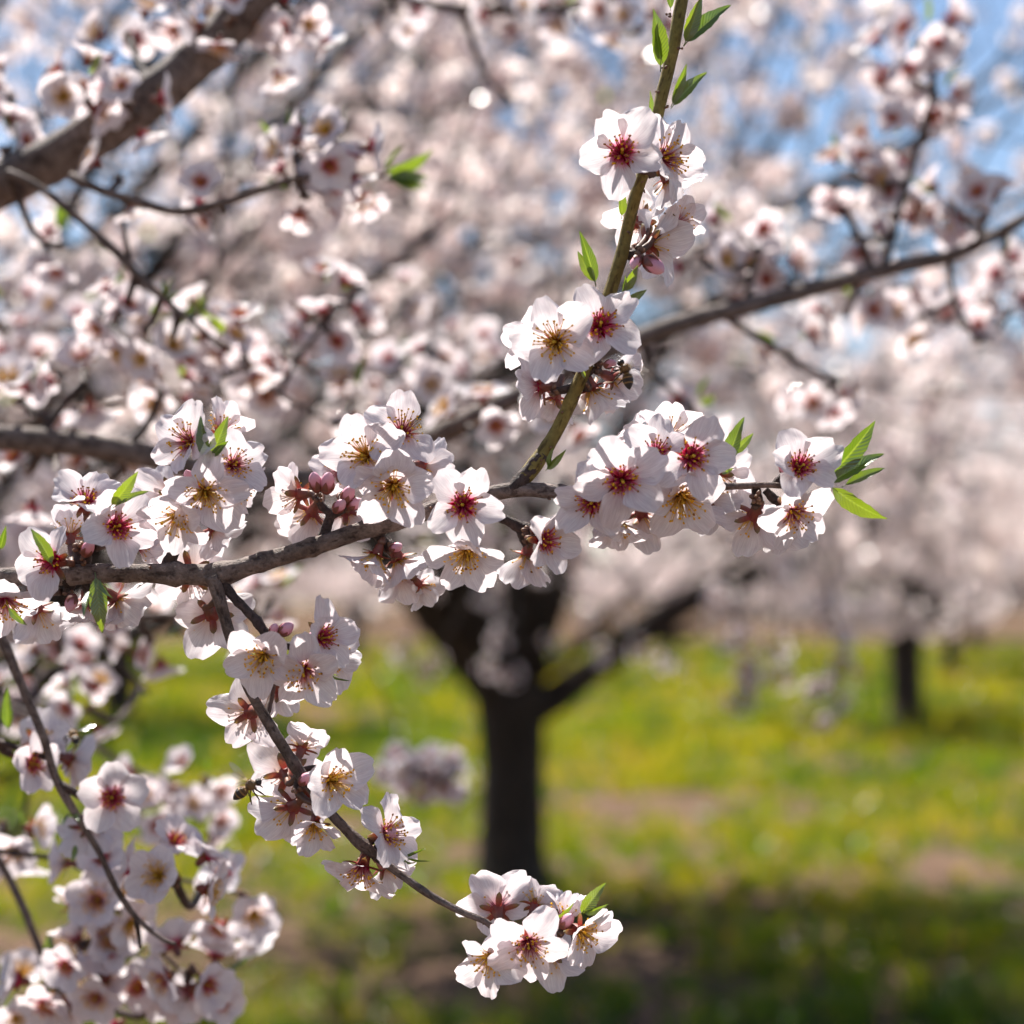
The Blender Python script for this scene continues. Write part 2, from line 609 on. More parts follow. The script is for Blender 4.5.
def blossom(root, pos, axis, scale, kind, r, opening=None, spur=None, petals=5, label=None):
    """one blossom: Empty with petals, stamens, calyx and its short stalk to the spur"""
    e = empty("blossom", parent=root)
    M = Matrix.Translation(pos - root.location) @ frame(axis, r.uniform(0, 6.28)) @ Matrix.Scale(scale, 4)
    e.matrix_basis = M
    if label: e["label"] = label
    op = opening if opening is not None else r.uniform(0.12, 0.42)
    if petals == 5 and r.random() < 0.10: petals = 4
    for k in range(petals):
        tilt = op + r.uniform(-0.22, 0.20)
        m = Matrix.Rotation(2 * math.pi * k / 5 + r.uniform(-0.10, 0.10), 4, 'Z') @ Matrix.Translation((0.0021, 0, 0.0002 + 0.0003 * (k % 2))) @ \
            Matrix.Rotation(-tilt, 4, 'Y') @ Matrix.Rotation(r.uniform(-0.34, 0.34), 4, 'X') @ Matrix.Scale(r.uniform(0.90, 1.08), 4)
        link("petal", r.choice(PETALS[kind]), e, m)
    link("stamen_cluster", r.choice(STAMENS[kind]), e, Matrix.Rotation(0, 4, 'Z'))
    link("calyx", r.choice(CALYX), e, Matrix.Identity(4))
    if spur is not None:
        W = Matrix.Translation(root.location) @ M
        a = W @ Vector((0, 0, -0.0066))
        b = Vector(spur)
        back = (W.to_3x3() @ Vector((0, 0, -1))).normalized()
        L = (b - a).length
        c1 = a + back * min(0.006, L * 0.4)
        path = [(*b, 0.0017), (*((b + c1) / 2 + Vector((0, 0, -0.0008))), 0.0014), (*c1, 0.0014), (*a, 0.0017)]
        mb = MB()
        sp = smooth_path(path, 0.0015)
        vb = len(mb.v)
        inv = W.inverted()
        sp2 = []
        for q in sp:
            w = inv @ Vector(q[:3])
            sp2.append((w.x, w.y, w.z, q[3] / scale))
        mb.tube(sp2, 7, 0, rough=0.25, seed=r.random() * 50, fscale=500)
        for i in range(len(sp2) * 7):
            mb.uv[vb + i] = ((i // 7) / len(sp2), mb.uv[vb + i][1])
        link("pedicel", mb.mesh("pedicel", [M_PEDICEL]), e)
    return e


def leaf_mesh(seed, wid=0.22, fold=0.5, curve=0.2):
    r = random.Random(seed)
    mb = MB()
    tw = r.uniform(-0.25, 0.25)

    def fn(u, v):
        s = v * 2 - 1
        w = wid * 0.5 * (math.sin(math.pi * min(1, u ** 0.8)) ** 0.85 if 0 < u < 1 else 0) * (1 - 0.25 * u) * 1.25
        w = max(w, 0.006 * (1 - u))
        serr = 1 + 0.05 * math.sin(u * 75) * (abs(s) > 0.95)
        y = s * w * math.cos(fold) * serr
        z = abs(s) * w * math.sin(fold) + curve * (u - 0.5) ** 2 * -1.0 + 0.012 * math.sin(u * 14 + seed) * s
        a = tw * u
        return (u, y * math.cos(a) - z * math.sin(a), z * math.cos(a) + y * math.sin(a))
    mb.grid(fn, 18, 8)
    # petiole
    mb.tube([(-0.10, 0, -curve * 0.42, 0.010), (0.0, 0, -curve * 0.25, 0.011), (0.10, 0, -curve * 0.16, 0.006)], 6, 0)
    return mb.mesh("leaf", [M_LEAF])


LEAVES = [leaf_mesh(1, 0.30, 0.40, 0.25), leaf_mesh(2, 0.30, 0.35, 0.3), leaf_mesh(3, 0.25, 0.6, 0.2), leaf_mesh(4, 0.34, 0.3, -0.15), leaf_mesh(5, 0.15, 1.0, 0.45)]


def leaf(root, a, b, variant, roll):
    """leaf from point a (base) to b (tip)"""
    a, b = Vector(a), Vector(b)
    x = (b - a).normalized()
    z = (-FWD - x * (-FWD).dot(x)).normalized()
    z = Quaternion(x, roll) @ z
    y = z.cross(x)
    m = Matrix((x, y, z)).transposed().to_4x4()
    L = (b - a).length
    return link("leaf", LEAVES[variant], root, Matrix.Translation(a - root.location) @ m @ Matrix.Scale(L, 4))


def bud_mesh(seed):
    r = random.Random(seed)
    mb = MB()
    prof = [(0, 0.10), (0.08, 0.22), (0.25, 0.30), (0.45, 0.31), (0.62, 0.30), (0.8, 0.24), (0.93, 0.13), (1.0, 0.02)]

    def fn(u, v):
        x = u * (len(prof) - 1)
        i = min(int(x), len(prof) - 2); t = x - i
        z = prof[i][0] * (1 - t) + prof[i + 1][0] * t
        rr = prof[i][1] * (1 - t) + prof[i + 1][1] * t
        a = 2 * math.pi * v
        rr *= 1 + 0.08 * math.sin(3 * a + u * 5) * u
        return (math.cos(a) * rr, math.sin(a) * rr, z)
    mb.grid(fn, 12, 14)
    for k in range(5):
        rot = Matrix.Rotation(2 * math.pi * k / 5, 3, 'Z')

        def sep(u, v):
            s = v * 2 - 1
            w = 0.14 * (1 - u ** 2) ** 0.7
            return rot @ Vector((0.30 + 0.045 * math.sin(u * 3) - 0.02 * s * s, s * w, 0.22 + u * 0.42))
        b = len(mb.v)
        mb.grid(sep, 5, 4)
        for i in range(b, len(mb.v)):
            mb.uv[i] = (mb.uv[i][0] * 0.34, 0)
    return mb.mesh("bud", [M_BUD])


BUDS = [bud_mesh(i) for i in range(2)]


def bud(root, a, b, r, fat=1.0):
    a, b = Vector(a), Vector(b)
    L = (b - a).length
    m = frame((b - a).normalized(), r.uniform(0, 6))
    return link("bud", r.choice(BUDS), root, Matrix.Translation(a - root.location) @ m @ Matrix.Diagonal((L * fat, L * fat, L, 1)))


def wood(root, name, pts, mat, depth, step=0.0025, sides=16, rough=0.10, knots=(), seed=1, label=None, fscale=60):
    """branch part from pixel polyline (px, py, width px [, depth])"""
    raw = []
    for q in pts:
        d = q[3] if len(q) > 3 else depth
        p = P(q[0], q[1], d)
        raw.append((p.x, p.y, p.z, q[2] * 0.5 * d / F))
    path = smooth_path(raw, step)
    kn = [np.array(P(k[0], k[1], k[4] if len(k) > 4 else depth)) for k in knots]
    new = []
    for q in path:
        q = q.copy()
        for c, k in zip(kn, knots):
            dd = np.linalg.norm(q[:3] - c)
            q[3] *= 1 + k[2] * math.exp(-(dd / k[3]) ** 2)
        new.append(q)
    mb = MB()
    o3 = np.array(root.location)
    mb.tube([(*(q[:3] - o3), q[3]) for q in new], sides, 0, rough=rough, seed=seed, fscale=fscale)
    o = link(name, mb.mesh(name, [mat]), root)
    if label: o["label"] = label
    return o, [Vector(q[:3]) for q in path]


def scales(root, centre, r, n=6, size=0.004):
    """ring of dry brown bud scales round a spur tip, one part"""
    mb = MB()
    c = Vector(centre) - root.location
    for i in range(n):
        ax = Vector((r.gauss(0, 1), r.gauss(0, 1), r.gauss(0, 1))).normalized()
        mb.ball(c + ax * size * 0.75, ax + Vector((r.uniform(-.5, .5), r.uniform(-.5, .5), 0)), size * r.uniform(0.45, 0.75), size * r.uniform(0.32, 0.5), 0, 5, 7)
    return link("bud_scale", mb.mesh("bud_scale", [M_SCALE]), root)


# ------------------------------------------------------------------ ground and setting
def ground_material():
    m, nt, out = new_mat("orchard_soil_and_turf")
    tcn = N(nt, "ShaderNodeTexCoord").outputs["Object"]
    big = noise_tex(nt, 0.55, 4, mapping(nt, tcn, (1.0, 1.4, 1.0)), 0.6)
    mid = noise_tex(nt, 3.0, 4, tcn)
    fine = noise_tex(nt, 30.0, 4, tcn)
    soil = ramp(nt, fine, [(0.3, (0.055, 0.036, 0.024)), (0.7, (0.19, 0.125, 0.09))])
    turf = ramp(nt, mid, [(0.3, (0.018, 0.040, 0.006)), (0.7, (0.06, 0.09, 0.008))])
    fac = ramp(nt, big, [(0.30, (1, 1, 1)), (0.42, (0, 0, 0))])
    c = mix_col(nt, fac, soil, turf)
    d = N(nt, "ShaderNodeBsdfDiffuse")
    nt.links.new(c, d.inputs[0])
    b = N(nt, "ShaderNodeBump"); b.inputs["Distance"].default_value = 0.03
    nt.links.new(fine, b.inputs["Height"]); nt.links.new(b.outputs[0], d.inputs["Normal"])
    nt.links.new(d.outputs[0], out.inputs[0])
    return m


mb = MB()
GX = [-900, -200, -60, -30] + list(range(-24, 25, 2)) + [30, 60, 200, 900]
GY = [-60, -20, -8] + list(range(-4, 61, 2)) + [80, 120, 200, 400, 1400]
for iy, y in enumerate(GY):
    for ix, x in enumerate(GX):
        h = 0.05 * noise.noise(Vector((x * 0.21, y * 0.17, 3.3))) if abs(x) < 29 and -7 < y < 61 else 0
        mb.v.append(Vector((x, y, h)))
        mb.uv.append((x, y))
for iy in range(len(GY) - 1):
    for ix in range(len(GX) - 1):
        q = iy * len(GX) + ix
        mb.f.append((q, q + 1, q + len(GX) + 1, q + len(GX))); mb.m.append(0)
ground = link("ground", mb.mesh("ground", [ground_material()]))
tag(ground, "orchard floor of soil and short turf", "ground", kind="structure")


def gh(x, y):
    return 0.05 * noise.noise(Vector((x * 0.21, y * 0.17, 3.3)))


def raw_mesh(name, V, Q, UV, mats, mi, smooth=False):
    """numpy quads -> mesh"""
    me = bpy.data.meshes.new(name)
    me.vertices.add(len(V)); me.vertices.foreach_set("co", V.astype(np.float32).ravel())
    nf, k = Q.shape
    me.loops.add(nf * k); me.loops.foreach_set("vertex_index", Q.astype(np.int32).ravel())
    me.polygons.add(nf)
    me.polygons.foreach_set("loop_start", np.arange(0, nf * k, k, dtype=np.int32))
    me.polygons.foreach_set("loop_total", np.full(nf, k, dtype=np.int32))
    for m in mats:
        me.materials.append(m)
    me.polygons.foreach_set("material_index", mi.astype(np.int32))
    me.polygons.foreach_set("use_smooth", np.full(nf, smooth, dtype=bool))
    uvl = me.uv_layers.new(name="UVMap")
    uvl.data.foreach_set("uv", UV[Q.ravel()].astype(np.float32).ravel())
    me.update(calc_edges=True)
    return me


def grass_material():
    m, nt, out = new_mat("grass_blade")
    uv = N(nt, "ShaderNodeUVMap").outputs[0]
    sep = N(nt, "ShaderNodeSeparateXYZ"); nt.links.new(uv, sep.inputs[0])
    c = ramp(nt, sep.outputs[0], [(0.0, (0.020, 0.066, 0.005)), (0.35, (0.082, 0.148, 0.006)), (0.7, (0.190, 0.205, 0.008)), (1.0, (0.29, 0.245, 0.012))])
    tc = mix_col(nt, 1.0, c, (1.9, 1.7, 0.8), 'MULTIPLY')
    leafy(nt, out, c, tc, 0.5, 0.025, 0.32)
    return m


def build_grass():
    r = np.random.default_rng(5)
    nt_ = 20000
    TY = 3.6 * (62 / 3.6) ** r.random(nt_)            # tufts, denser near
    TX = (r.random(nt_) * 2 - 1) * (0.40 * TY + 1.6)
    val = np.array([noise.noise(Vector((x * 0.55, y * 0.75, 1.7))) + 0.55 * noise.noise(Vector((x * 1.7, y * 2.1, 9.1))) for x, y in zip(TX, TY)])
    k = r.random(nt_) < np.clip(1.02 + 1.7 * val, 0.08, 1)
    TX, TY, val = TX[k], TY[k], val[k]
    nt_ = len(TX)
    tall = r.choice([0.6, 0.85, 1.15, 1.7], nt_, p=[.35, .35, .2, .1]) * (1 + 0.4 * val)
    ttone = np.clip(r.normal(0.5, 0.24, nt_) + 0.7 * np.array([noise.noise(Vector((x * .45, y * .5, 40.0))) for x, y in zip(TX, TY)]), 0, 1)
    nb = 13
    rep_ = lambda a: np.repeat(a, nb)
    rad = rep_(0.045 * np.clip(TY / 8, 0.9, 2.2)) * np.sqrt(r.random(nt_ * nb)) * rep_(tall) ** 0.5
    ta = r.random(nt_ * nb) * 2 * np.pi
    X = rep_(TX) + np.cos(ta) * rad
    Y = rep_(TY) + np.sin(ta) * rad
    H = rep_(tall)
    n = len(X)
    G = np.array([gh(x, y) for x, y in zip(X, Y)])
    h = H * r.uniform(0.045, 0.10, n) * np.clip(Y / 9, 0.9, 1.9)
    w = r.uniform(0.003, 0.0065, n) * np.clip(Y / 7, 0.8, 4.0)
    a = r.random(n) * 2 * np.pi
    lean = r.uniform(0.1, 0.9, n); la = ta + r.normal(0, 0.6, n)
    dx, dy = np.cos(a) * w, np.sin(a) * w
    lx, ly = np.cos(la) * lean * h, np.sin(la) * lean * h
    V = np.zeros((n, 5, 3))
    V[:, 0] = np.c_[X - dx, Y - dy, G - 0.004]
    V[:, 1] = np.c_[X + dx, Y + dy, G - 0.004]
    V[:, 2] = np.c_[X + dx * .8 + lx * .35, Y + dy * .8 + ly * .35, G + h * .6]
    V[:, 3] = np.c_[X - dx * .8 + lx * .35, Y - dy * .8 + ly * .35, G + h * .6]
    V[:, 4] = np.c_[X + lx, Y + ly, G + h * (1.05 - 0.3 * lean)]
    b = np.arange(n)[:, None] * 5
    Q = np.concatenate([b + np.array([[0, 1, 2, 3]]), b + np.array([[3, 2, 4, 4]])], 0)
    # tip triangles need three corners: use a thin quad between the two sides and a doubled tip
    V2 = np.zeros((n, 6, 3)); V2[:, :4] = V[:, :4]
    V2[:, 4] = V[:, 4] + np.c_[dx * .06, dy * .06, np.zeros(n)]
    V2[:, 5] = V[:, 4] - np.c_[dx * .06, dy * .06, np.zeros(n)]
    b = np.arange(n)[:, None] * 6
    Q = np.concatenate([b + np.array([[0, 1, 2, 3]]), b + np.array([[3, 2, 4, 5]])], 0)
    tone = np.clip(rep_(ttone) + r.normal(0, 0.08, n), 0, 1)
    UV = np.repeat(np.c_[tone, tone], 6, 0)
    me = raw_mesh("grass", V2.reshape(-1, 3), Q, UV, [grass_material()], np.zeros(len(Q)))
    o = link("grass", me)
    tag(o, "short yellow-green grass growing between the almond rows", "grass", kind="stuff")


build_grass()


def build_litter():
    r = np.random.default_rng(8)
    m = 700
    n = m * 16
    cy = 4.0 * (40 / 4.0) ** r.random(m); cx = (r.random(m) * 2 - 1) * (0.4 * cy + 1.5)
    Y = np.repeat(cy, 16) + r.normal(0, 0.05, n) * np.repeat(r.choice([0.5, 1, 4, 9], m), 16)
    X = np.repeat(cx, 16) + r.normal(0, 0.05, n) * np.repeat(r.choice([0.5, 1, 4, 9], m), 16)
    keep = np.array([r.random() < min(1, max(0.06, 0.35 - 1.3 * noise.noise(Vector((x * .5, y * .6, 22.0))))) for x, y in zip(X, Y)])
    X, Y = X[keep], Y[keep]; n = len(X)
    Z = np.array([gh(x, y) for x, y in zip(X, Y)]) + r.uniform(0.006, 0.03, n)
    a = r.random(n) * 6.283; s = r.uniform(0.006, 0.010, n)
    u = np.c_[np.cos(a), np.sin(a), r.uniform(-.5, .5, n)] * s[:, None]
    v = np.c_[-np.sin(a), np.cos(a), r.uniform(-.4, .4, n)] * s[:, None] * .8
    c = np.c_[X, Y, Z]
    V = np.stack([c - u, c + v - u * .1, c + u, c - v - u * .1], 1)
    V[:, [1, 3], 2] += 0.003
    Q = np.arange(n)[:, None] * 4 + np.array([[0, 1, 2, 3]])
    tone = np.repeat(r.random(n), 4)
    me = raw_mesh("petal_litter", V.reshape(-1, 3), Q, np.c_[tone, tone], [M_LITTER], np.zeros(n))
    o = link("petal_litter", me)
    tag(o, "fallen pale pink petals scattered over the orchard floor", "petals", kind="stuff")


build_litter()


# ------------------------------------------------------------------ almond trees
def blossom_template(rng, cupping):
    """a small crown blossom: five two-quad petals and a dark red centre"""
    V, Q, M = [], [], []
    for k in range(5):
        a = 2 * math.pi * k / 5 + rng.uniform(-.15, .15)
        ca, sa = math.cos(a), math.sin(a)
        t = cupping + rng.uniform(-.2, .2)
        b = len(V)
        for (x, y, z) in ((0.002, -0.0012, 0), (0.002, 0.0012, 0), (0.0105, -0.0078, 0.0012), (0.0105, 0.0078, 0.0012), (0.0178, -0.0045, 0.0006), (0.0178, 0.0045, 0.0006)):
            xx = x * math.cos(t) - z * math.sin(t); zz = x * math.sin(t) + z * math.cos(t)
            V.append((xx * ca - y * sa, xx * sa + y * ca, zz))
        Q += [(b, b + 2, b + 3, b + 1), (b + 2, b + 4, b + 5, b + 3)]; M += [0, 0]
    b = len(V)
    for k in range(4):
        a = math.pi / 2 * k
        V.append((0.0036 * math.cos(a), 0.0036 * math.sin(a), 0.0036))
    Q.append((b, b + 1, b + 2, b + 3)); M.append(1)
    # calyx seen from behind
    b = len(V)
    for k in range(4):
        a = math.pi / 2 * k + .4
        V.append((0.0040 * math.cos(a), 0.0040 * math.sin(a), -0.0022))
    Q.append((b, b + 1, b + 2, b + 3)); M.append(1)
    return np.array(V), np.array(Q), np.array(M)


def leaf_template():
    V = np.array([(0, -0.001, 0), (0, 0.001, 0), (0.014, -0.004, 0.004), (0.014, 0.004, 0.004), (0.028, -0.0006, 0.002), (0.028, 0.0006, 0.002)])
    return V, np.array([(0, 2, 3, 1), (2, 4, 5, 3)]), np.array([2, 2])


def scatter_mesh(name, pos, axis, scale, rng, leaf_share=0.03):
    n = len(pos)
    temps = [blossom_template(random.Random(i), c) for i, c in enumerate((0.15, 0.3, 0.55))] + [leaf_template()]
    which = rng.integers(0, 3, n)
    which[rng.random(n) < leaf_share] = 3
    z = axis / np.linalg.norm(axis, axis=1, keepdims=True)
    h = rng.normal(size=(n, 3))
    x = h - z * np.sum(h * z, 1, keepdims=True); x /= np.linalg.norm(x, axis=1, keepdims=True)
    y = np.cross(z, x)
    tone = rng.random(n)
    Vs, Qs, Ms, Us, off = [], [], [], [], 0
    for t, (tv, tq, tm) in enumerate(temps):
        idx = np.where(which == t)[0]
        if not len(idx): continue
        vv = (x[idx][:, None] * tv[None, :, 0:1] + y[idx][:, None] * tv[None, :, 1:2] + z[idx][:, None] * tv[None, :, 2:3]) * scale[idx][:, None, None] + pos[idx][:, None]
        Vs.append(vv.reshape(-1, 3))
        Qs.append((tq[None] + (np.arange(len(idx)) * len(tv))[:, None, None] + off).reshape(-1, 4))
        Ms.append(np.tile(tm, len(idx)))
        Us.append(np.repeat(tone[idx], len(tv)))
        off += len(idx) * len(tv)
    U = np.concatenate(Us)
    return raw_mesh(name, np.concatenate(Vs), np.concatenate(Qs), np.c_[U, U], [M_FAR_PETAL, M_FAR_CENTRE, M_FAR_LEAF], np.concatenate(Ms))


def grow_tree(seed, limbs, trunk, kids=(7, 7, 4), twig=0.30, density=1.0, reject=None, blossom_reject=None, zmin=0.75, zmax=9, flatten=1.0, wander=1.0, clump=(0.17, 13, 0.036), lows=(), dense_top=None):
    """limbs: list of (start, direction, length, radius). Returns trunk mesh, limb meshes, crown mesh"""
    rng = np.random.default_rng(seed)
    tmb = MB()
    tmb.tube(smooth_path(trunk, 0.08), 18, 0, rough=0.12, seed=seed, fscale=7)
    pos, axs = [], []
    limb_meshes = []

    def branch(mb, p, d, length, rad, level):
        n = 6 if level < 2 else 4
        step = length / n
        path = [(*p, rad)]
        q = Vector(p); dd = Vector(d).normalized()
        nodes = [(q.copy(), dd.copy(), rad)]
        for i in range(n):
            j = Vector(rng.normal(size=3)) * (0.16 * wander if level < 2 else 0.22)
            trop = 0.10 * (wander if wander == 1 else 0.2) if level == 0 else (0.0 if level == 1 else -0.10)
            dd = (dd + j + Vector((0, 0, trop))).normalized()
            if q.z < zmin + 0.25 and dd.z < 0: dd.z *= -0.3
            if q.z > zmax and dd.z > 0: dd.z *= 0.2
            q = q + dd * step
            rr = rad * (1 - (0.80 if level == 0 else 0.62) * ((i + 1) / n) ** 0.8)
            if reject and reject(q):
                break
            path.append((*q, rr)); nodes.append((q.copy(), dd.copy(), rr))
        if len(path) < 2:
            return
        mb.tube(path if level else smooth_path(path, 0.06), (10, 6, 4, 3)[level], 0, cap=False, rough=0.1 if level == 0 else 0, seed=seed, fscale=7)
        # blossoms along thin wood
        if level >= 1:
            start = 0.35 if level == 1 else 0.0
            per_m = (0, 0.5, 0.8, 1.0)[level] * density / clump[0] * (dense_top(p) if dense_top else 1)
            for (a, da, _), (b, db, _) in zip(nodes[:-1], nodes[1:]):
                for _k in range(rng.poisson(per_m * (b - a).length)):
                    c = a.lerp(b, rng.random())
                    if level == 1 and (c - nodes[0][0]).length < start * length: continue
                    off = Vector(rng.normal(size=3)).normalized() * clump[2] * 0.8
                    for _c in range(max(1, rng.poisson(clump[1]))):
                        ax = Vector(rng.normal(size=3)).normalized()
                        pp = c + off + ax * clump[2] * float(rng.uniform(0.6, 1.15))
                        if pp.z < zmin + 0.45 * noise.noise(Vector((pp.x * 2.2, pp.y * 2.2, 5.0))): continue
                        if blossom_reject and blossom_reject(pp): continue
                        pos.append(pp); axs.append((ax + off.normalized() * 0.3))
        if level < 3 and len(nodes) > 2:
            nk = kids[level]
            for k in range(nk):
                t = 0.22 + 0.78 * (k + rng.random()) / nk
                f = t * (len(nodes) - 1)
                i = min(int(f), len(nodes) - 2)
                a, da, ra = nodes[i]; b = nodes[i + 1][0]
                s = a.lerp(b, f - i)
                perp = Vector(rng.normal(size=3)); perp = (perp - da * perp.dot(da)).normalized()
                ang = rng.uniform(0.5, 1.1)
                nd = da * math.cos(ang) + perp * math.sin(ang)
                nd.z *= flatten
                ln = length * rng.uniform(0.42, 0.66) * (0.6 if wander < 1 and level == 0 else 1) if level < 2 else twig * rng.uniform(0.6, 1.3)
                branch(mb, s, nd, ln, max(0.0022, ra * (0.40 if level < 2 else 0.45)), level + 1)

    for (s, d, ln, rad) in list(limbs) + list(lows):
        mb = MB()
        branch(mb, Vector(s), Vector(d), ln, rad, 0)
        if mb.v:
            limb_meshes.append(mb.mesh("limb", [M_TRUNK]))
    tmesh = tmb.mesh("trunk", [M_TRUNK])
    pos = np.array([tuple(p) for p in pos]); axs = np.array([tuple(a) for a in axs])
    sc = rng.uniform(0.85, 1.1, len(pos))
    cm = scatter_mesh("crown", pos, axs, sc, rng)
    print("tree", seed, "blossoms", len(pos))
    return tmesh, limb_meshes, cm


def place_tree(meshes, loc, rot, scale, label, group="almond trees in the orchard rows"):
    root = empty("almond_tree", loc)
    root.rotation_euler = (0, 0, rot)
    root.scale = (scale,) * 3
    tag(root, label, "tree", group)
    link("trunk", meshes[0], root)
    for m in meshes[1]:
        link("limb", m, root)
    link("crown", meshes[2], root)
    return root


TRUNK = [(0.02, 0, -0.12, 0.25), (0.01, 0, 0.0, 0.19), (0.0, 0, 0.12, 0.160), (0.0, 0, 0.45, 0.145), (0.0, 0, 0.72, 0.158), (0.0, 0.0, 0.90, 0.17), (0.0, 0, 0.98, 0.12)]
LOWS = [((0.08 * math.cos(a), 0.08 * math.sin(a), 0.93), (math.cos(a), math.sin(a), e), 1.7, 0.026) for a, e in ((0.35, .60), (1.3, .55), (3.9, .50), (4.7, .46), (5.4, .62))]
SHADE_TOPS = [((x * 0.2, -0.03, 0.86), (x, y, 1.0), 4.3, 0.042) for x, y in ((-0.50, -0.30), (-0.30, -0.38), (-0.10, -0.25), (0.15, -0.30), (-0.60, -0.05), (-0.35, 0.10), (0.30, -0.12), (-0.15, 0.2))]  # tall limbs added above the view to shade the grass in front
LIMBS_A = [((-0.06, -0.03, 0.78), (-0.66, -0.12, 0.80), 2.3, 0.082),
           ((0.06, -0.03, 0.78), (0.74, -0.12, 0.80), 2.4, 0.085),
           ((-0.02, 0.02, 0.86), (-0.12, 0.35, 0.95), 2.7, 0.070),
           ((0.02, -0.03, 0.86), (0.25, -0.55, 0.90), 2.4, 0.062),
           ((0.0, 0.04, 0.84), (0.50, 0.62, 0.75), 2.4, 0.062),
           ((-0.03, -0.02, 0.84), (-0.55, -0.45, 0.90), 2.4, 0.062),
           ((0.02, 0.0, 0.88), (0.10, 0.05, 1.0), 2.7, 0.065)]
def fork_gap(q):
    # bare wood round the fork: old limbs carry few flowers low down
    return -0.75 < q.x < 0.85 and q.y < 0.35 and q.z < 1.62 and noise.noise(q * 6.0) < 0.28


tree_a = grow_tree(3, LIMBS_A, TRUNK, kids=(7, 7, 4), zmin=1.0, density=0.34, lows=LOWS + SHADE_TOPS, dense_top=lambda q: 7.0 if q.z > 4.35 and -2.6 < q.x < 1.2 and -1.6 < q.y < 2.0 else 1, blossom_reject=fork_gap)  # unseen top of the crown thickened for shade on the near grass
LIMBS_B = [((0.05 * math.cos(a), 0.05 * math.sin(a), 0.82), (math.cos(a), math.sin(a), 0.62 + 0.25 * (i % 2)), 2.2, 0.056) for i, a in enumerate((0.3, 1.5, 2.6, 3.7, 5.0))] + \
          [((0, 0, 0.88), (0.1, -0.1, 1), 2.2, 0.05)]
tree_b = grow_tree(9, LIMBS_B, TRUNK, kids=(7, 7, 5), zmin=1.2, density=0.68, clump=(0.32, 22, 0.068), lows=LOWS)

place_tree(tree_a, (0.0, 8.5, 0), 0.0, 1.08, "nearest whole almond tree, its dark trunk forking on the lit grass, centre of the orchard")
SIDE = {-1: "left", 1: "right"}
ROWS = [(20.0, 4.55, [-1, 1]), (36.0, 9.1, [0, -1, 1]), (51.0, 4.55, [-1, 1, -3, 3]), (67.0, 9.1, [0, -1, 1, -2, 2]), (84.0, 4.55, [-1, 1, -3, 3, -5, 5]), (104.0, 9.1, [0, -1, 1, -2, 2, -3, 3])]
tr = random.Random(4)
for ri, (ty, sp, ks) in enumerate(ROWS):
    for k in ks:
        src = tree_b if (ri + k) % 2 else tree_a
        if ri == 0:
            lab = "slim-trunked almond tree in the shade band on the %s, behind the nearest trunk" % SIDE[k]
        elif ri == 1:
            lab = ("small distant almond tree straight behind the nearest whole tree" if k == 0 else
                   "small distant almond tree two rows behind the nearest trunk, on the far %s" % SIDE[k])
        else:
            lab = "tiny far almond tree in pale bloom closing the end of the orchard"
        place_tree(src, (k * sp + tr.uniform(-.3, .3) * (ri > 0) + (0.03 if ri == 0 else 0), ty + tr.uniform(-.4, .4), 0), tr.uniform(0, 6.28), tr.uniform(1.08, 1.2) * (1.12 if ri == 0 else 1), lab,
                   "far almond trees" if ri > 1 else "almond trees in the orchard rows")


# the tree whose branches reach into the picture: its trunk stands left of the view
def near_reject(q):
    px, py, d = proj(q)
    if d < 0.02: return d > -0.3 and abs(q.x) < 0.35 and abs(q.z - 1.4) < 0.4
    if d < 1.95 and -200 < px < 1224 and -200 < py < 1224: return True
    if px > 60 and 575 < py < 1100: return True
    return False


def near_blossom_reject(q):
    px, py, d = proj(q)
    if d < 0.05: return False
    if d < 2.1 and -220 < px < 1244 and -220 < py < 1244: return True
    if py > 585 and px > 215: return True
    if py > 650 and px > -200: return True
    if px > 1090 + 100 * noise.noise(Vector((q.x * 3, q.z * 3, 0.5))): return True
    # sunlit gaps in the crown above the photographed branches
    for (ax, ay, ad, ar) in ((430, 560, D0, 0.42), (110, 860, 1.0, 0.36), (150, 130, 1.1, 0.34), (425, 775, 1.8, 0.2), (880, 200, 1.25, 0.3)):
        v = Vector(q) - P(ax, ay, ad)
        s = v.dot(to_sun)
        if s > 0.15 and (v - to_sun * s).length < ar: return True
    return False


NT = Vector((-1.75, 2.6, 0))
FORK = Vector((-1.72, 2.6, 0.85))
NLIMBS = [(FORK, (-0.9, 0.1, 0.8), 2.0, 0.06), (FORK, (-0.2, -0.9, 0.8), 2.0, 0.06), (FORK, (-0.4, 0.8, 0.9), 2.2, 0.06)]
for (px, py, d) in [(120, 250, 2.5), (330, 170, 2.9), (540, 90, 3.3), (690, 260, 3.9), (300, 430, 2.8), (560, 330, 3.6), (800, 140, 4.3), (830, 380, 4.4),
                    (90, 60, 2.4), (110, 470, 2.6), (450, 520, 3.3), (680, 500, 4.6), (420, 20, 3.0), (620, 200, 3.5), (220, 330, 2.5), (760, 60, 4.0), (40, 560, 2.7), (940, 110, 4.6), (960, 290, 4.8), (890, 230, 3.7), (640, 420, 3.2), (720, 350, 4.0), (560, 20, 2.9), (860, 40, 4.4)]:
    v = P(px, py, d) - FORK
    NLIMBS.append((FORK, v, v.length * 1.25, 0.030))
NTRUNK = [(q[0] + NT.x, q[1] + NT.y, q[2], q[3]) for q in TRUNK]
near_tree = grow_tree(21, NLIMBS, NTRUNK, kids=(7, 4, 2), twig=0.20, density=0.75, wander=0.55, clump=(0.12, 6, 0.021), reject=near_reject, blossom_reject=near_blossom_reject, zmin=1.0)
root = empty("almond_tree", (0, 0, 0))
tag(root, "close almond tree whose out-of-focus flowering twigs fill the upper left behind the sharp branch", "tree", "almond trees in the orchard rows")
link("trunk", near_tree[0], root)
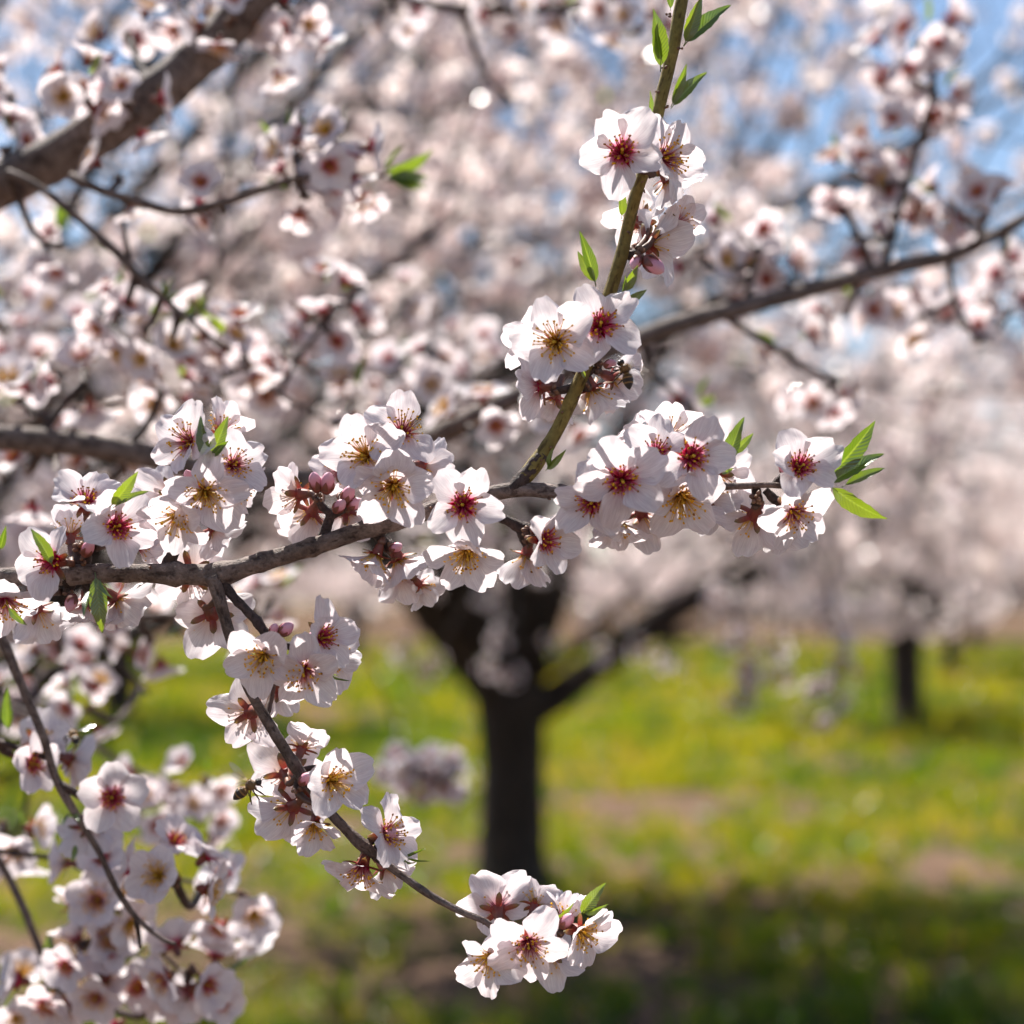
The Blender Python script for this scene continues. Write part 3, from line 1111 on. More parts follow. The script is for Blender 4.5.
for m in near_tree[1]:
    link("limb", m, root)
link("crown", near_tree[2], root)

# ------------------------------------------------------------------ the sharp branch
br = random.Random(77)
ROOT = empty("flowering_branch", P(-20, 577, D0))
tag(ROOT, "sharp grey-brown almond branch with an olive upright shoot and many open white blossoms", "branch")
KN = [(172, 573, 0.22, 0.003), (178, 574, 0.18, 0.0015), (312, 548, 0.20, 0.0022), (222, 574, 0.22, 0.005), (68, 575, 0.25, 0.006), (262, 562, 0.10, 0.002), (375, 527, 0.15, 0.004), (430, 512, 0.12, 0.004), (545, 491, 0.15, 0.002), (560, 491, 0.12, 0.0015), (100, 574, 0.10, 0.002), (128, 574, 0.08, 0.002)]
wood(ROOT, "limb", [(-40, 578, 19), (0, 577, 19), (60, 575, 19), (110, 573, 18.5), (170, 574, 20), (218, 574, 22), (255, 564, 19), (310, 548, 18), (360, 531, 18), (400, 521, 17), (435, 509, 16), (470, 499, 15), (512, 490, 15), (552, 491, 14), (600, 495, 12), (650, 490, 10), (700, 487, 8), (742, 486, 7), (766, 485, 6), (786, 486, 6)],
     M_BARK, D0, 0.0012, 26, 0.09, KN, 3)
wood(ROOT, "shoot", [(508, 492, 11), (522, 480, 14), (536, 463, 14), (556, 432, 13.5), (574, 394, 13.5), (590, 355, 13), (604, 311, 13), (621, 257, 13.4), (633, 205, 12.8), (648.5, 155, 13.2), (659.5, 105, 12.8), (671.5, 55, 13), (680, 10, 12.5), (690, -40, 12)],
     M_SHOOT, D0, 0.0014, 22, 0.07, [(536, 463, 0.20, 0.004), (527, 474, 0.18, 0.003), (570, 402, 0.10, 0.002), (548, 446, 0.10, 0.0015)], 5, "olive green shoot")
wood(ROOT, "twig", [(212, 576, 15), (218, 594, 14), (226, 622, 12), (235, 652, 11), (241, 672, 7.5), (247, 688, 7.5), (257, 704, 10.5), (271, 727, 11), (287, 753, 11.5), (302, 776, 10.5), (318, 798, 10), (336, 819, 10), (356, 839, 10.5), (376, 856, 9.5), (400, 874, 8), (430, 895, 7.5), (460, 911, 7), (486, 922, 7), (497, 934, 7)],
     M_BARK, D0 - 0.004, 0.0014, 18, 0.12, [(293, 765, 0.25, 0.003), (362, 843, 0.3, 0.005), (300, 775, 0.15, 0.002), (240, 672, -0.1, 0.002)], 9)
wood(ROOT, "twig", [(218, 578, 11), (228, 590, 10), (242, 606, 9), (257, 621, 9), (268, 636, 9.5), (280, 643, 9), (292, 646, 8.5), (306, 645, 9)],
     M_BARK_DARK, D0 - 0.002, 0.001, 16, 0.22, [(258, 622, 0.3, 0.002), (272, 638, 0.35, 0.003), (240, 603, 0.2, 0.0015)], 13, fscale=220)
SPURS = [
    [(80, 572, 17), (80, 556, 15), (78, 548, 11)], [(72, 578, 12), (68, 590, 11), (66, 596, 8)], [(84, 578, 11), (88, 590, 10), (92, 598, 7)],
    [(86, 570, 9), (90, 540, 8), (96, 520, 7)],
    [(166, 570, 16), (172, 556, 13), (180, 541, 12), (186, 530, 9)], [(184, 532, 8), (190, 512, 6), (198, 480, 8), (205, 462, 13)],
    [(196, 570, 10), (194, 566, 8)],
    [(322, 540, 12), (326, 528, 10), (330, 515, 9), (322, 506, 8), (316, 497, 7)], [(329, 517, 9), (336, 513, 9), (346, 508, 8)],
    [(366, 526, 15), (370, 514, 11), (371, 504, 8), (372, 494, 6)], [(374, 496, 6), (384, 474, 6), (394, 455, 8)],
    [(376, 530, 14), (382, 540, 12), (390, 548, 13)],
    [(490, 514, 9), (504, 519, 10), (518, 526, 12), (530, 530, 12)], [(522, 528, 12), (525, 540, 11), (527, 546, 9)],
    [(468, 500, 10), (484, 512, 9)],
    [(640, 492, 8), (646, 484, 8), (652, 478, 7)], [(690, 488, 8), (692, 478, 7)],
    [(756, 487, 8), (757, 498, 11), (755, 506, 10)], [(772, 486, 6), (780, 480, 9), (790, 474, 9)], [(765, 490, 8), (776, 500, 10), (786, 504, 8)],
    [(648, 176, 6), (656, 173, 6), (660, 170, 5)], [(622, 255, 8), (632, 255, 10), (640, 252, 9)],
    [(577, 386, 9), (562, 390, 8), (552, 391, 8)], [(578, 385, 9), (585, 388, 8), (590, 388, 8)], [(578, 382, 9), (586, 374, 9), (600, 366, 7)],
    [(306, 645, 9), (318, 640, 8)], [(300, 770, 6), (314, 768, 6), (326, 768, 6)],
    [(300, 772, 7), (298, 780, 8), (296, 790, 7)], [(366, 848, 8), (364, 858, 9), (363, 862, 8)], [(366, 844, 7), (376, 838, 9), (384, 836, 7)],
    [(497, 932, 7), (520, 928, 6), (545, 930, 6), (562, 928, 7)],
]
for i, s in enumerate(SPURS):
    wood(ROOT, "spur", [(q[0], q[1], q[2], D0 + 0.002) for q in s], M_BARK_DARK, D0, 0.0009, 12, 0.26, (), 20 + i, fscale=240)

for (px, py, w, n, s) in [(561, 413, 3, 3, 3.2), (551, 447, 4, 3, 3.0), (541, 461, 4, 3, 3.0), (579, 398, 3, 2, 2.6), (596, 352, 3, 3, 2.8), (612, 300, 3, 3, 3.0), (630, 232, 3, 3, 2.8), (644, 190, 3, 2, 2.6), (641, 182, 3, 2, 2.4), (657, 92, 3, 3, 2.6), (681, 48, 3, 3, 3.2), (667, 106, 3, 3, 3.0), (664, 68, 3, 3, 3.0), (668, 16, 3, 3, 3.2), (652, 116, 3, 3, 2.6),
                         (232, 569, 4, 3, 3.4), (430, 507, 4, 3, 3.4), (547, 498, 4, 2, 3.2), (558, 496, 4, 3, 3.2), (412, 880, 3, 2, 2.6), (433, 899, 3, 3, 3.0), (452, 908, 3, 3, 2.6), (280, 742, 3, 3, 2.6), (340, 822, 3, 3, 2.8), (234, 640, 3, 3, 2.6), (150, 566, 3, 3, 3.0), (285, 557, 3, 2, 3.0)]:
    scales(ROOT, P(px, py, D0 - 0.0025), br, n, s * D0 / F)
for (px, py, ang, r_, l_) in [(173, 574, 0.10, 10.6, 5), (313, 547, 0.28, 9.6, 4), (68, 576, 0.0, 10.4, 8)]:
    dx, dy = math.cos(ang), -math.sin(ang)
    wood(ROOT, "bark_scar", [(px - dx * l_ * .6, py - dy * l_ * .6, r_ * 1.86), (px, py, r_ * 2.04), (px + dx * l_ * .6, py + dy * l_ * .6, r_ * 1.86)], M_SCAR, D0, 0.0006, 20, 0.16, (), px * 0.1, fscale=300)

wood(ROOT, "collar", [(505, 493, 12), (513, 488, 14), (522, 479, 15.5), (531, 469, 15.6), (539, 459, 14.4), (543, 454, 13.6)], M_BARK_DARK, D0 - 0.0003, 0.0007, 20, 0.16, (), 4.4, fscale=260)

# px, py, facing (right, up, to camera), size px, kind, spur px, [opening], [extra depth mm]
FLOWERS = [
    # left cluster
    (86, 502, (0.10, 0.72, 0.55), 78, 'red', (92, 530), 0.42, -4), (116, 527, (0.55, 0.10, 0.80), 88, 'red', (90, 545), 0.30, -6),
    (53, 561, (-0.50, 0.12, 0.80), 84, 'red', (72, 560), 0.22, -4), (88, 602, (0.05, -0.75, -0.25), 86, 'mix', (86, 588), 0.35, 6),
    (116, 600, (0.55, -0.55, -0.30), 84, 'yel', (92, 590), 0.30, 10), (6, 600, (0.30, -0.55, 0.30), 84, 'mix', (-10, 585), 0.30, 6),
    (70, 536, (-0.20, 0.65, -0.45), 66, 'yel', (78, 552), 0.95, 8), (38, 610, (0.10, -0.65, -0.5), 74, 'yel', (60, 592), 0.30, 14),
    (138, 545, (0.75, -0.20, -0.3), 60, 'mix', (96, 548), 1.0, 6),
    # upright cluster on the spur
    (189, 442, (-0.48, 0.15, 0.82), 84, 'mix', (204, 462), 0.36, -4), (233, 465, (0.52, 0.18, 0.80), 78, 'mix', (206, 468), 0.40, -2),
    (205, 492, (0.22, -0.34, 0.88), 90, 'yel', (200, 478), 0.24, -8), (178, 516, (-0.10, -0.52, 0.72), 84, 'yel', (184, 530), 0.30, -6),
    (172, 494, (-0.55, -0.25, -0.5), 78, 'yel', (190, 506), 0.28, 10), (221, 432, (0.15, 0.65, -0.45), 70, 'mix', (207, 460), 0.8, 8),
    (214, 528, (0.40, -0.5, -0.5), 66, 'yel', (188, 530), 0.35, 10), (240, 486, (0.6, -0.35, 0.05), 66, 'yel', (206, 470), 0.35, 6),
    # behind and under the fork
    (191, 573, (-0.05, 0.05, -1.0), 92, 'yel', (195, 570), 0.15, 8), (212, 614, (0.08, -0.28, -0.92), 90, 'yel', (216, 600), 0.18, 6),
    # bud spur and the cluster above the limb
    (299, 494, (-0.72, -0.02, -0.45), 78, 'yel', (316, 498), 0.42, 0), (312, 512, (-0.35, -0.5, -0.6), 80, 'yel', (322, 508), 0.28, 12),
    (346, 512, (0.15, -0.55, -0.7), 72, 'yel', (344, 508), 0.30, 10), (366, 456, (-0.24, 0.10, 0.95), 92, 'yel', (390, 460), 0.34, -4),
    (402, 433, (0.08, 0.42, 0.88), 88, 'mix', (394, 455), 0.36, -2), (393, 486, (0.02, -0.28, 0.92), 92, 'yel', (376, 494), 0.24, -8),
    (422, 466, (0.45, -0.05, -0.5), 70, 'yel', (396, 458), 0.30, 10), (340, 470, (-0.45, -0.2, -0.6), 62, 'mix', (346, 506), 0.95, 8),
    (463, 505, (0.02, 0.02, 1.0), 88, 'red', (470, 502), 0.14, -6), (467, 552, (0.02, -0.62, 0.76), 86, 'yel', (484, 514), 0.28, -2),
    (376, 556, (-0.35, -0.85, 0.16), 74, 'yel', (380, 542), 0.50, -2), (399, 560, (0.42, -0.82, -0.12), 86, 'yel', (390, 548), 0.36, 0),
    (400, 575, (0.15, -0.7, -0.6), 70, 'yel', (388, 548), 0.25, 12),
    (527, 555, (-0.12, -0.90, -0.15), 78, 'yel', (526, 546), 0.45, 0), (544, 541, (0.62, -0.10, 0.68), 80, 'red', (530, 530), 0.36, -4),
    (420, 585, (0.5, -0.6, -0.5), 56, 'yel', (392, 550), 0.4, 14),
    # big cluster towards the tip
    (593, 501, (-0.18, -0.12, 0.95), 88, 'red', (640, 490), 0.26, -10), (622, 480, (0.0, -0.10, 1.0), 96, 'red', (645, 484), 0.24, -18),
    (656, 455, (0.02, 0.40, 0.88), 86, 'red', (650, 478), 0.40, -4), (691, 457, (0.15, 0.12, 0.95), 96, 'red', (690, 478), 0.28, -14),
    (681, 497, (0.10, -0.50, 0.82), 96, 'yel', (690, 486), 0.26, -6), (617, 521, (-0.05, -0.86, 0.28), 74, 'yel', (640, 492), 0.42, -2),
    (641, 514, (0.20, -0.6, -0.55), 80, 'yel', (642, 492), 0.30, 8), (716, 472, (0.50, 0.20, -0.6), 84, 'yel', (694, 480), 0.24, 8),
    (705, 498, (0.40, -0.40, -0.65), 82, 'yel', (694, 486), 0.20, 10), (668, 436, (0.05, 0.75, -0.30), 80, 'yel', (652, 478), 0.45, 8),
    (640, 446, (-0.5, 0.5, -0.4), 66, 'yel', (648, 480), 0.4, 8), (602, 478, (-0.6, 0.3, -0.4), 62, 'yel', (640, 486), 0.4, 8),
    # tip cluster
    (755, 516, (0.0, -0.58, -0.70), 90, 'yel', (755, 506), 0.22, 0), (799, 468, (0.20, 0.32, 0.90), 86, 'red', (790, 475), 0.36, -8),
    (793, 512, (0.35, -0.45, 0.76), 84, 'mix', (786, 504), 0.30, -4), (782, 520, (0.2, -0.7, -0.5), 78, 'yel', (780, 502), 0.22, 8),
    # upright shoot
    (622, 153, (-0.10, 0.05, 0.98), 96, 'red', (654, 174), 0.20, -10), (664, 158, (0.62, 0.05, 0.72), 90, 'mix', (658, 171), 0.40, -2),
    (668, 180, (0.45, -0.65, -0.3), 82, 'yel', (658, 173), 0.30, 6), (649, 245, (0.75, 0.20, -0.50), 92, 'yel', (640, 253), 0.32, 4),
    (640, 222, (-0.25, 0.35, -0.75), 74, 'yel', (638, 250), 0.35, 14), (676, 225, (0.7, 0.4, -0.3), 66, 'mix', (642, 250), 0.95, 8),
    (600, 326, (0.10, 0.12, 0.97), 96, 'red', (598, 366), 0.20, -10), (556, 342, (-0.15, -0.05, 0.97), 96, 'yel', (586, 376), 0.20, -14),
    (541, 387, (-0.86, -0.05, -0.30), 80, 'mix', (553, 391), 0.34, 2), (592, 389, (0.35, -0.74, -0.30), 84, 'yel', (588, 388), 0.36, 0),
    (612, 378, (0.72, -0.30, -0.35), 76, 'yel', (598, 370), 0.34, 6), (536, 344, (-0.6, 0.25, -0.6), 76, 'yel', (584, 378), 0.30, 8),
    (556, 398, (-0.2, -0.75, -0.55), 64, 'yel', (556, 392), 0.35, 14),
    # hanging twigs
    (263, 656, (-0.10, -0.40, 0.90), 84, 'yel', (274, 640), 0.26, -10), (303, 670, (0.12, -0.46, 0.86), 86, 'mix', (304, 648), 0.26, -6),
    (321, 638, (0.66, 0.12, 0.60), 82, 'red', (316, 640), 0.30, 0), (251, 712, (-0.45, -0.18, -0.80), 84, 'yel', (260, 710), 0.18, 6),
    (332, 658, (0.60, -0.30, -0.45), 70, 'yel', (314, 644), 0.30, 6), (278, 690, (0.0, -0.6, -0.6), 64, 'yel', (266, 716), 0.30, 12),
    (287, 774, (-0.16, 0.16, -0.95), 92, 'yel', (298, 776), 0.20, 8), (331, 780, (0.58, 0.08, 0.76), 88, 'yel', (324, 770), 0.40, -2),
    (293, 807, (-0.40, -0.40, -0.62), 86, 'yel', (297, 790), 0.30, 4), (315, 825, (0.10, -0.62, 0.70), 64, 'yel', (298, 792), 0.60, -2),
    (312, 792, (0.4, -0.4, -0.7), 76, 'yel', (300, 786), 0.25, 12), (302, 748, (0.2, 0.7, -0.5), 64, 'yel', (298, 772), 0.4, 10),
    (386, 834, (0.74, 0.25, 0.50), 84, 'mix', (382, 837), 0.36, 0), (388, 851, (0.80, -0.20, -0.25), 66, 'mix', (378, 846), 0.85, 4),
    (362, 867, (-0.25, -0.72, 0.38), 84, 'mix', (363, 862), 0.36, 0), (384, 868, (0.5, -0.7, -0.35), 62, 'yel', (374, 854), 0.4, 8),
    (498, 910, (-0.12, 0.42, -0.85), 86, 'mix', (497, 928), 0.20, 6), (528, 943, (0.06, -0.26, 0.95), 86, 'mix', (518, 930), 0.26, -8),
    (490, 957, (-0.24, -0.30, 0.88), 80, 'yel', (498, 936), 0.40, -2), (564, 920, (0.25, 0.85, -0.2), 72, 'mix', (560, 930), 1.05, 2),
    (581, 932, (0.58, -0.20, 0.72), 80, 'yel', (564, 930), 0.36, -2), (549, 953, (0.12, -0.62, -0.6), 72, 'yel', (545, 932), 0.28, 6),
    (535, 905, (0.3, 0.6, -0.6), 60, 'yel', (530, 928), 0.4, 10),
]
for f in FLOWERS:
    px, py, face, size, kind, sp, op, ex = f
    a = cv(*face)
    nz = face[2] / math.sqrt(sum(c * c for c in face))
    d = D0 - nz * 0.013 + ex * 0.001
    sc = size * d / F / 0.0362
    blossom(ROOT, P(px, py, d), a, sc, kind, br, op, P(sp[0], sp[1], D0 + 0.001))
for (px, py, n, s) in [(80, 548, 9, 6), (68, 594, 5, 5), (92, 598, 5, 5), (84, 560, 6, 5), (205, 462, 7, 5), (186, 530, 6, 5), (318, 497, 7, 5), (346, 508, 8, 5), (390, 549, 8, 5), (372, 498, 4, 4), (529, 531, 8, 6), (527, 544, 5, 5), (757, 498, 9, 6), (788, 474, 6, 5), (785, 505, 5, 4), (640, 254, 8, 6), (553, 391, 6, 5), (589, 388, 6, 5), (600, 366, 4, 4),
                      (318, 640, 7, 5), (272, 640, 6, 5), (326, 768, 4, 4), (297, 788, 6, 5), (363, 860, 6, 5), (382, 838, 7, 5), (497, 930, 5, 4), (560, 930, 7, 5)]:
    scales(ROOT, P(px, py, D0 - 0.003), br, n, s * D0 / F)
for (a, b) in [((318, 492), (313, 472)), ((326, 494), (329, 472)), ((344, 504), (352, 486)), ((348, 508), (362, 500)), ((334, 512), (345, 500)), ((193, 486), (186, 470)), ((279, 634), (293, 624)), ((272, 634), (276, 624)), ((643, 258), (664, 272)), ((310, 642), (312, 633)), ((84, 556), (92, 541)), ((74, 594), (68, 612)), ((532, 532), (540, 520)), ((390, 550), (402, 545)), ((788, 474), (780, 462)), ((562, 928), (572, 914)), ((300, 784), (310, 774)), ((384, 838), (396, 830)), ((640, 256), (632, 268)), ((604, 366), (616, 362))]:
    bud(ROOT, P(*a, D0 - 0.008), P(*b, D0 - 0.012), br, 0.95)
# leaves: base, tip, variant, roll
LV = [((112, 506), (138, 472), 0, 0.5), ((115, 505), (150, 490), 2, -0.6), ((53, 563), (31, 528), 0, 0.7), ((0, 550), (6, 526), 2, 0.5), ((96, 578), (102, 634), 1, -0.3), ((99, 580), (111, 598), 2, 0.6), ((8, 608), (27, 626), 0, 0.4), ((90, 590), (83, 616), 2, 0.4),
      ((208, 462), (199, 416), 0, -0.3), ((211, 458), (228, 416), 0, 0.3), ((212, 456), (228, 441), 2, 0.2), ((238, 500), (250, 494), 1, 0.2),
      ((726, 464), (743, 417), 0, -0.3), ((733, 454), (754, 433), 0, 0.3), ((729, 460), (738, 448), 1, 0.2), ((722, 474), (734, 468), 1, 0.0), ((645, 504), (657, 513), 1, 0.2),
      ((830, 478), (877, 421), 0, 0.45), ((831, 481), (883, 452), 0, -0.5), ((846, 484), (886, 467), 2, -0.4), ((832, 490), (887, 522), 1, 0.6),
      ((662, 66), (655, 8), 1, 0.2), ((660, 60), (656, 24), 0, -0.7), ((686, 42), (702, -4), 0, 0.2), ((687, 40), (730, 3), 0, -0.3), ((673, 104), (687, 64), 2, 0.3), ((673, 104), (706, 71), 0, -0.3), ((649, 118), (651, 91), 2, 0.8), ((671, 8), (668, -16), 0, 0.3),
      ((623, 216), (620, 184), 1, 0.4), ((596, 282), (580, 231), 2, 0.2), ((594, 281), (577, 251), 0, -0.2), ((624, 292), (638, 266), 0, 0.4), ((627, 304), (646, 290), 1, -0.2), ((622, 296), (626, 276), 2, 0.7),
      ((547, 470), (566, 450), 2, 0.3), ((548, 468), (553, 447), 2, -0.5), ((585, 378), (580, 366), 1, 0.1),
      ((322, 672), (348, 682), 4, 0.3), ((324, 673), (340, 676), 4, -0.6), ((404, 858), (431, 862), 4, 0.2), ((405, 857), (424, 849), 4, -0.3), ((402, 860), (416, 864), 4, 0.9),
      ((581, 914), (605, 883), 0, -0.2), ((584, 914), (608, 905), 2, 0.3), ((556, 918), (574, 904), 2, 0.7), ((300, 842), (306, 828), 2, 0.5)]
for (a, b, v, roll) in LV:
    fr = 0.024 if 190 < a[0] < 240 and a[1] < 500 or a[0] < 120 else 0.006
    leaf(ROOT, P(a[0], a[1], D0 - fr), P(b[0], b[1], D0 - fr - 0.004 + br.uniform(-.006, .006)), v, roll)


# ------------------------------------------------------------------ softer branches behind
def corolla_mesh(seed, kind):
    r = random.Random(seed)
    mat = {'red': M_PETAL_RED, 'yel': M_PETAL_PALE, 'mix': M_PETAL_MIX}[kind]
    mb = MB()
    op = r.uniform(0.12, 0.5)
    for k in range(5):
        sd = r.random() * 100
        M = Matrix.Rotation(2 * math.pi * k / 5 + r.uniform(-.1, .1), 4, 'Z') @ Matrix.Translation((0.002, 0, 0.0003 * (k % 2))) @ Matrix.Rotation(-op + r.uniform(-.15, .15), 4, 'Y') @ Matrix.Rotation(r.uniform(-.2, .2), 4, 'X')
        notch = r.uniform(0.0006, 0.0022)

        def fn(u, v):
            s = v * 2 - 1
            Lm = 0.0168 * (1 - 0.40 * abs(s) ** 2.3) - notch * math.exp(-(s / 0.2) ** 2)
            w = 0.16 + 0.84 * (lambda q: q * q * (3 - 2 * q))(min(1, u / 0.68))
            return M @ Vector((u * Lm, s * 0.0078 * w, 0.0022 * s * s * w + 0.0026 * math.sin(u * 1.7) + 0.0012 * u * u * noise.noise(Vector((u * 3, s * 2.5, sd)))))
        mb.grid(fn, 6, 6)
    return mb.mesh("corolla", [mat])


COROLLAS = {k: [corolla_mesh(500 + i * 3 + len(k), k) for i in range(5)] for k in ('red', 'yel', 'mix')}
mr = random.Random(31)


def soft_blossom(root, pos, axis, scale, kind, spur=None):
    e = empty("blossom", parent=root)
    e.matrix_basis = Matrix.Translation(pos - root.location) @ frame(axis, mr.uniform(0, 6.28)) @ Matrix.Scale(scale, 4)
    link("corolla", mr.choice(COROLLAS[kind]), e)
    link("stamen_cluster", mr.choice(STAMENS[kind]), e)
    link("calyx", mr.choice(CALYX), e)


def cluster(root, curves, px, py, k, n, spread=0.020, bias=0.55, size=0.92, leaves=0, kinds=('red', 'red', 'mix', 'yel')):
    """n blossoms round a point; a dark spur joins them to the nearest wood of the branch"""
    d = D0 * k
    c = P(px, py, d)
    best = min((p for cu in curves for p in cu), key=lambda p: (p - c).length)
    if (best - c).length > 0.004:
        mid = (best + c) / 2 + Vector((0, 0, -0.1 * (best - c).length))
        mb = MB()
        o3 = root.location
        mb.tube(smooth_path([(*(best - o3), 0.0026), (*(mid - o3), 0.0022), (*(c - o3), 0.0026)], 0.004), 8, 0, rough=0.2, seed=mr.random() * 30, fscale=200)
        link("spur", mb.mesh("spur", [M_BARK_DARK]), root)
    if leaves == 0 and mr.random() < 0.5: leaves = mr.choice((1, 1, 2))
    dirs = []
    for i in range(n):
        for _try in range(40):
            v = cv(mr.gauss(0, 1), mr.gauss(0, 1), mr.gauss(bias, 0.8))
            if all(v.dot(w) < 0.55 for w in dirs) or _try == 39:
                break
        dirs.append(v)
        pos = c + v * spread * size * mr.uniform(0.85, 1.3)
        soft_blossom(root, pos, (v + Vector((mr.gauss(0, .2), mr.gauss(0, .2), mr.gauss(0, .2)))).normalized(), mr.uniform(0.86, 1.06) * size, mr.choice(kinds))
    scales(root, c, mr, 7, 0.0035)
    for i in range(leaves):
        v = cv(mr.uniform(-1, 1), mr.uniform(0.2, 1), mr.uniform(-.2, .6))
        leaf(root, c + v * 0.012, c + v * mr.uniform(0.026, 0.036), mr.choice((0, 1, 2)), mr.uniform(-1, 1))


def soft_branch(label, k, woods, clusters, leaves=(), mat=M_BARK, deeper=1.0, slant=None, **kw):
    k *= deeper
    at = (lambda px: slant[0] + (slant[1] - slant[0]) * px / 1024) if slant else (lambda px: k)
    d = D0 * k
    p0 = woods[0][0]
    root = empty("flowering_branch", P(p0[0], p0[1], at(p0[0]) * D0))
    tag(root, label, "branch", "out-of-focus flowering branches")
    curves = []
    for i, w in enumerate(woods):
        pts = [(q[0], q[1], q[2], at(q[0]) * D0) for q in w]
        _, cu = wood(root, "limb" if i == 0 else "twig", pts, mat if i == 0 else M_BARK_DARK, d, 0.006, 14, 0.12, (), i + mr.random() * 9)
        curves.append(cu)
    for c in clusters:
        cluster(root, curves, c[0], c[1], c[4] * deeper if len(c) > 4 and not slant else at(c[0]) * (0.97 if c[1] % 2 else 1.03), c[2], leaves=c[3] if len(c) > 3 else 0, **kw)
    for (a, b) in leaves:
        leaf(root, P(*a, d), P(*b, d - 0.006), mr.choice((0, 1, 2)), mr.uniform(-.8, .8))
    return root


soft_branch("thick grey bough crossing the top left corner, clusters of white blossoms hanging on it", 1.42,
            [[(-80, 225, 44), (0, 185, 46), (60, 155, 48), (130, 112, 46), (190, 66, 44), (240, 15, 42), (290, -50, 40)]],
            [(82, 92, 6, 1, 1.36), (128, 105, 5, 0, 1.36), (232, 22, 5, 0, 1.40), (300, 18, 5, 0, 1.44), (128, 38, 4, 0, 1.5), (180, 10, 4, 0, 1.5), (10, 98, 4, 1, 1.5), (5, 150, 3, 1, 1.45), (265, 45, 3, 0, 1.45)], deeper=1.04, size=0.86)
soft_branch("thin bowed twig below the thick bough, ending in blossoms and curled green leaves", 1.34,
            [[(70, 176, 9), (100, 190, 9), (135, 201, 9), (180, 212, 9), (230, 201, 9), (265, 188, 8), (300, 178, 7), (345, 174, 5), (385, 176, 4)]],
            [(332, 148, 5, 0, 1.30), (296, 156, 3, 0), (305, 196, 4, 1), (225, 208, 3, 0), (350, 176, 3, 0), (120, 180, 2, 0)],
            leaves=[((384, 176), (402, 144)), ((388, 176), (434, 152)), ((386, 178), (428, 176)), ((388, 178), (426, 186)), ((392, 178), (420, 190))], deeper=1.06, size=0.88)
soft_branch("long thin dark twig slanting down from the thick bough past yellow-green leaf tips", 1.30,
            [[(8, 172, 8), (40, 188, 8), (80, 220, 8), (120, 256, 9), (145, 283, 8), (180, 312, 6), (215, 341, 5), (228, 346, 4)],
             [(128, 264, 7), (126, 240, 5), (122, 222, 4)]],
            [(118, 316, 4, 0), (145, 330, 3, 0), (62, 246, 3, 0, 1.5), (165, 350, 3, 0)],
            leaves=[((168, 300), (162, 280)), ((168, 300), (178, 290)), ((200, 312), (208, 296)), ((165, 298), (172, 278))], deeper=1.1, size=0.88)
soft_branch("long brown limb running across the middle of the picture behind the sharp branch", 1.62,
            [[(-60, 437, 25), (0, 438, 26), (65, 443, 26), (130, 452, 25), (200, 468, 24), (270, 480, 24), (335, 478, 24), (400, 456, 24), (440, 434, 23), (500, 404, 21), (570, 368, 20), (640, 338, 19), (700, 318, 19), (760, 303, 18), (820, 287, 17), (870, 273, 15), (950, 256, 13), (1000, 232, 12), (1060, 196, 11)],
             [(40, 438, 10), (60, 408, 8), (82, 385, 7)], [(128, 448, 9), (150, 420, 8), (160, 395, 6)], [(728, 318, 8), (765, 342, 7), (800, 364, 6), (836, 380, 5)],
             [(872, 272, 9), (860, 240, 7), (842, 205, 6)], [(884, 268, 8), (902, 200, 7), (920, 140, 7), (934, 92, 6)], [(948, 254, 7), (955, 300, 5), (975, 340, 4)], [(745, 308, 7), (752, 275, 6), (760, 250, 5)], [(640, 340, 7), (660, 380, 6), (690, 405, 5)]],
            [(900, 62, 6, 1, 1.75), (930, 38, 4, 0, 1.8), (935, 98, 4, 0, 1.7), (888, 148, 4, 1), (926, 140, 3, 0), (846, 176, 5, 1), (892, 216, 4, 0), (948, 204, 5, 0), (742, 232, 5, 1, 1.7), (728, 278, 3, 0), (775, 268, 3, 0), (853, 236, 3, 0), (898, 318, 4, 0), (846, 312, 4, 0), (960, 318, 4, 0), (822, 392, 4, 0), (790, 350, 2, 0), (704, 262, 3, 0, 1.8), (1000, 270, 3, 0), (985, 215, 3, 0, 1.75), (1010, 310, 3, 0, 1.8),
             (84, 372, 4, 0), (160, 382, 3, 0), (20, 400, 3, 1), (690, 412, 3, 0, 1.75), (560, 415, 3, 0, 1.75), (480, 425, 3, 0, 1.8), (30, 470, 3, 1, 1.7), (110, 480, 3, 0, 1.7)], slant=(1.42, 1.78), size=1.0)
soft_branch("dark forked twig of blossoms with red centres, left of the upright flower cluster", 1.36,
            [[(-40, 470, 7), (20, 425, 7), (90, 412, 6), (150, 398, 6), (178, 400, 5), (215, 378, 5), (250, 370, 5), (280, 395, 5), (335, 424, 4)],
             [(280, 392, 5), (300, 355, 5), (325, 325, 5), (340, 305, 4)]],
            [(177, 394, 2, 0), (243, 345, 5, 1), (258, 380, 4, 0), (285, 352, 3, 0), (328, 300, 5, 2), (335, 330, 4, 0), (352, 402, 3, 1), (215, 355, 4, 0), (205, 330, 3, 0)], deeper=1.15, size=0.9)
soft_branch("pale crowded blossom twig between the middle limb and the sharp branch's left end", 1.85,
            [[(-40, 352, 10), (30, 330, 9), (95, 330, 8), (160, 345, 8), (230, 350, 8), (330, 372, 8), (420, 386, 7), (500, 372, 6)]],
            [(12, 306, 5, 0), (25, 345, 4, 0), (70, 325, 4, 1), (330, 365, 3, 0, 2.0), (428, 376, 5, 1, 1.7), (395, 365, 4, 1), (480, 372, 4, 0, 2.0), (470, 335, 4, 0, 2.1), (160, 330, 4, 0), (400, 300, 3, 0, 2.1)], deeper=1.1, size=1.0)
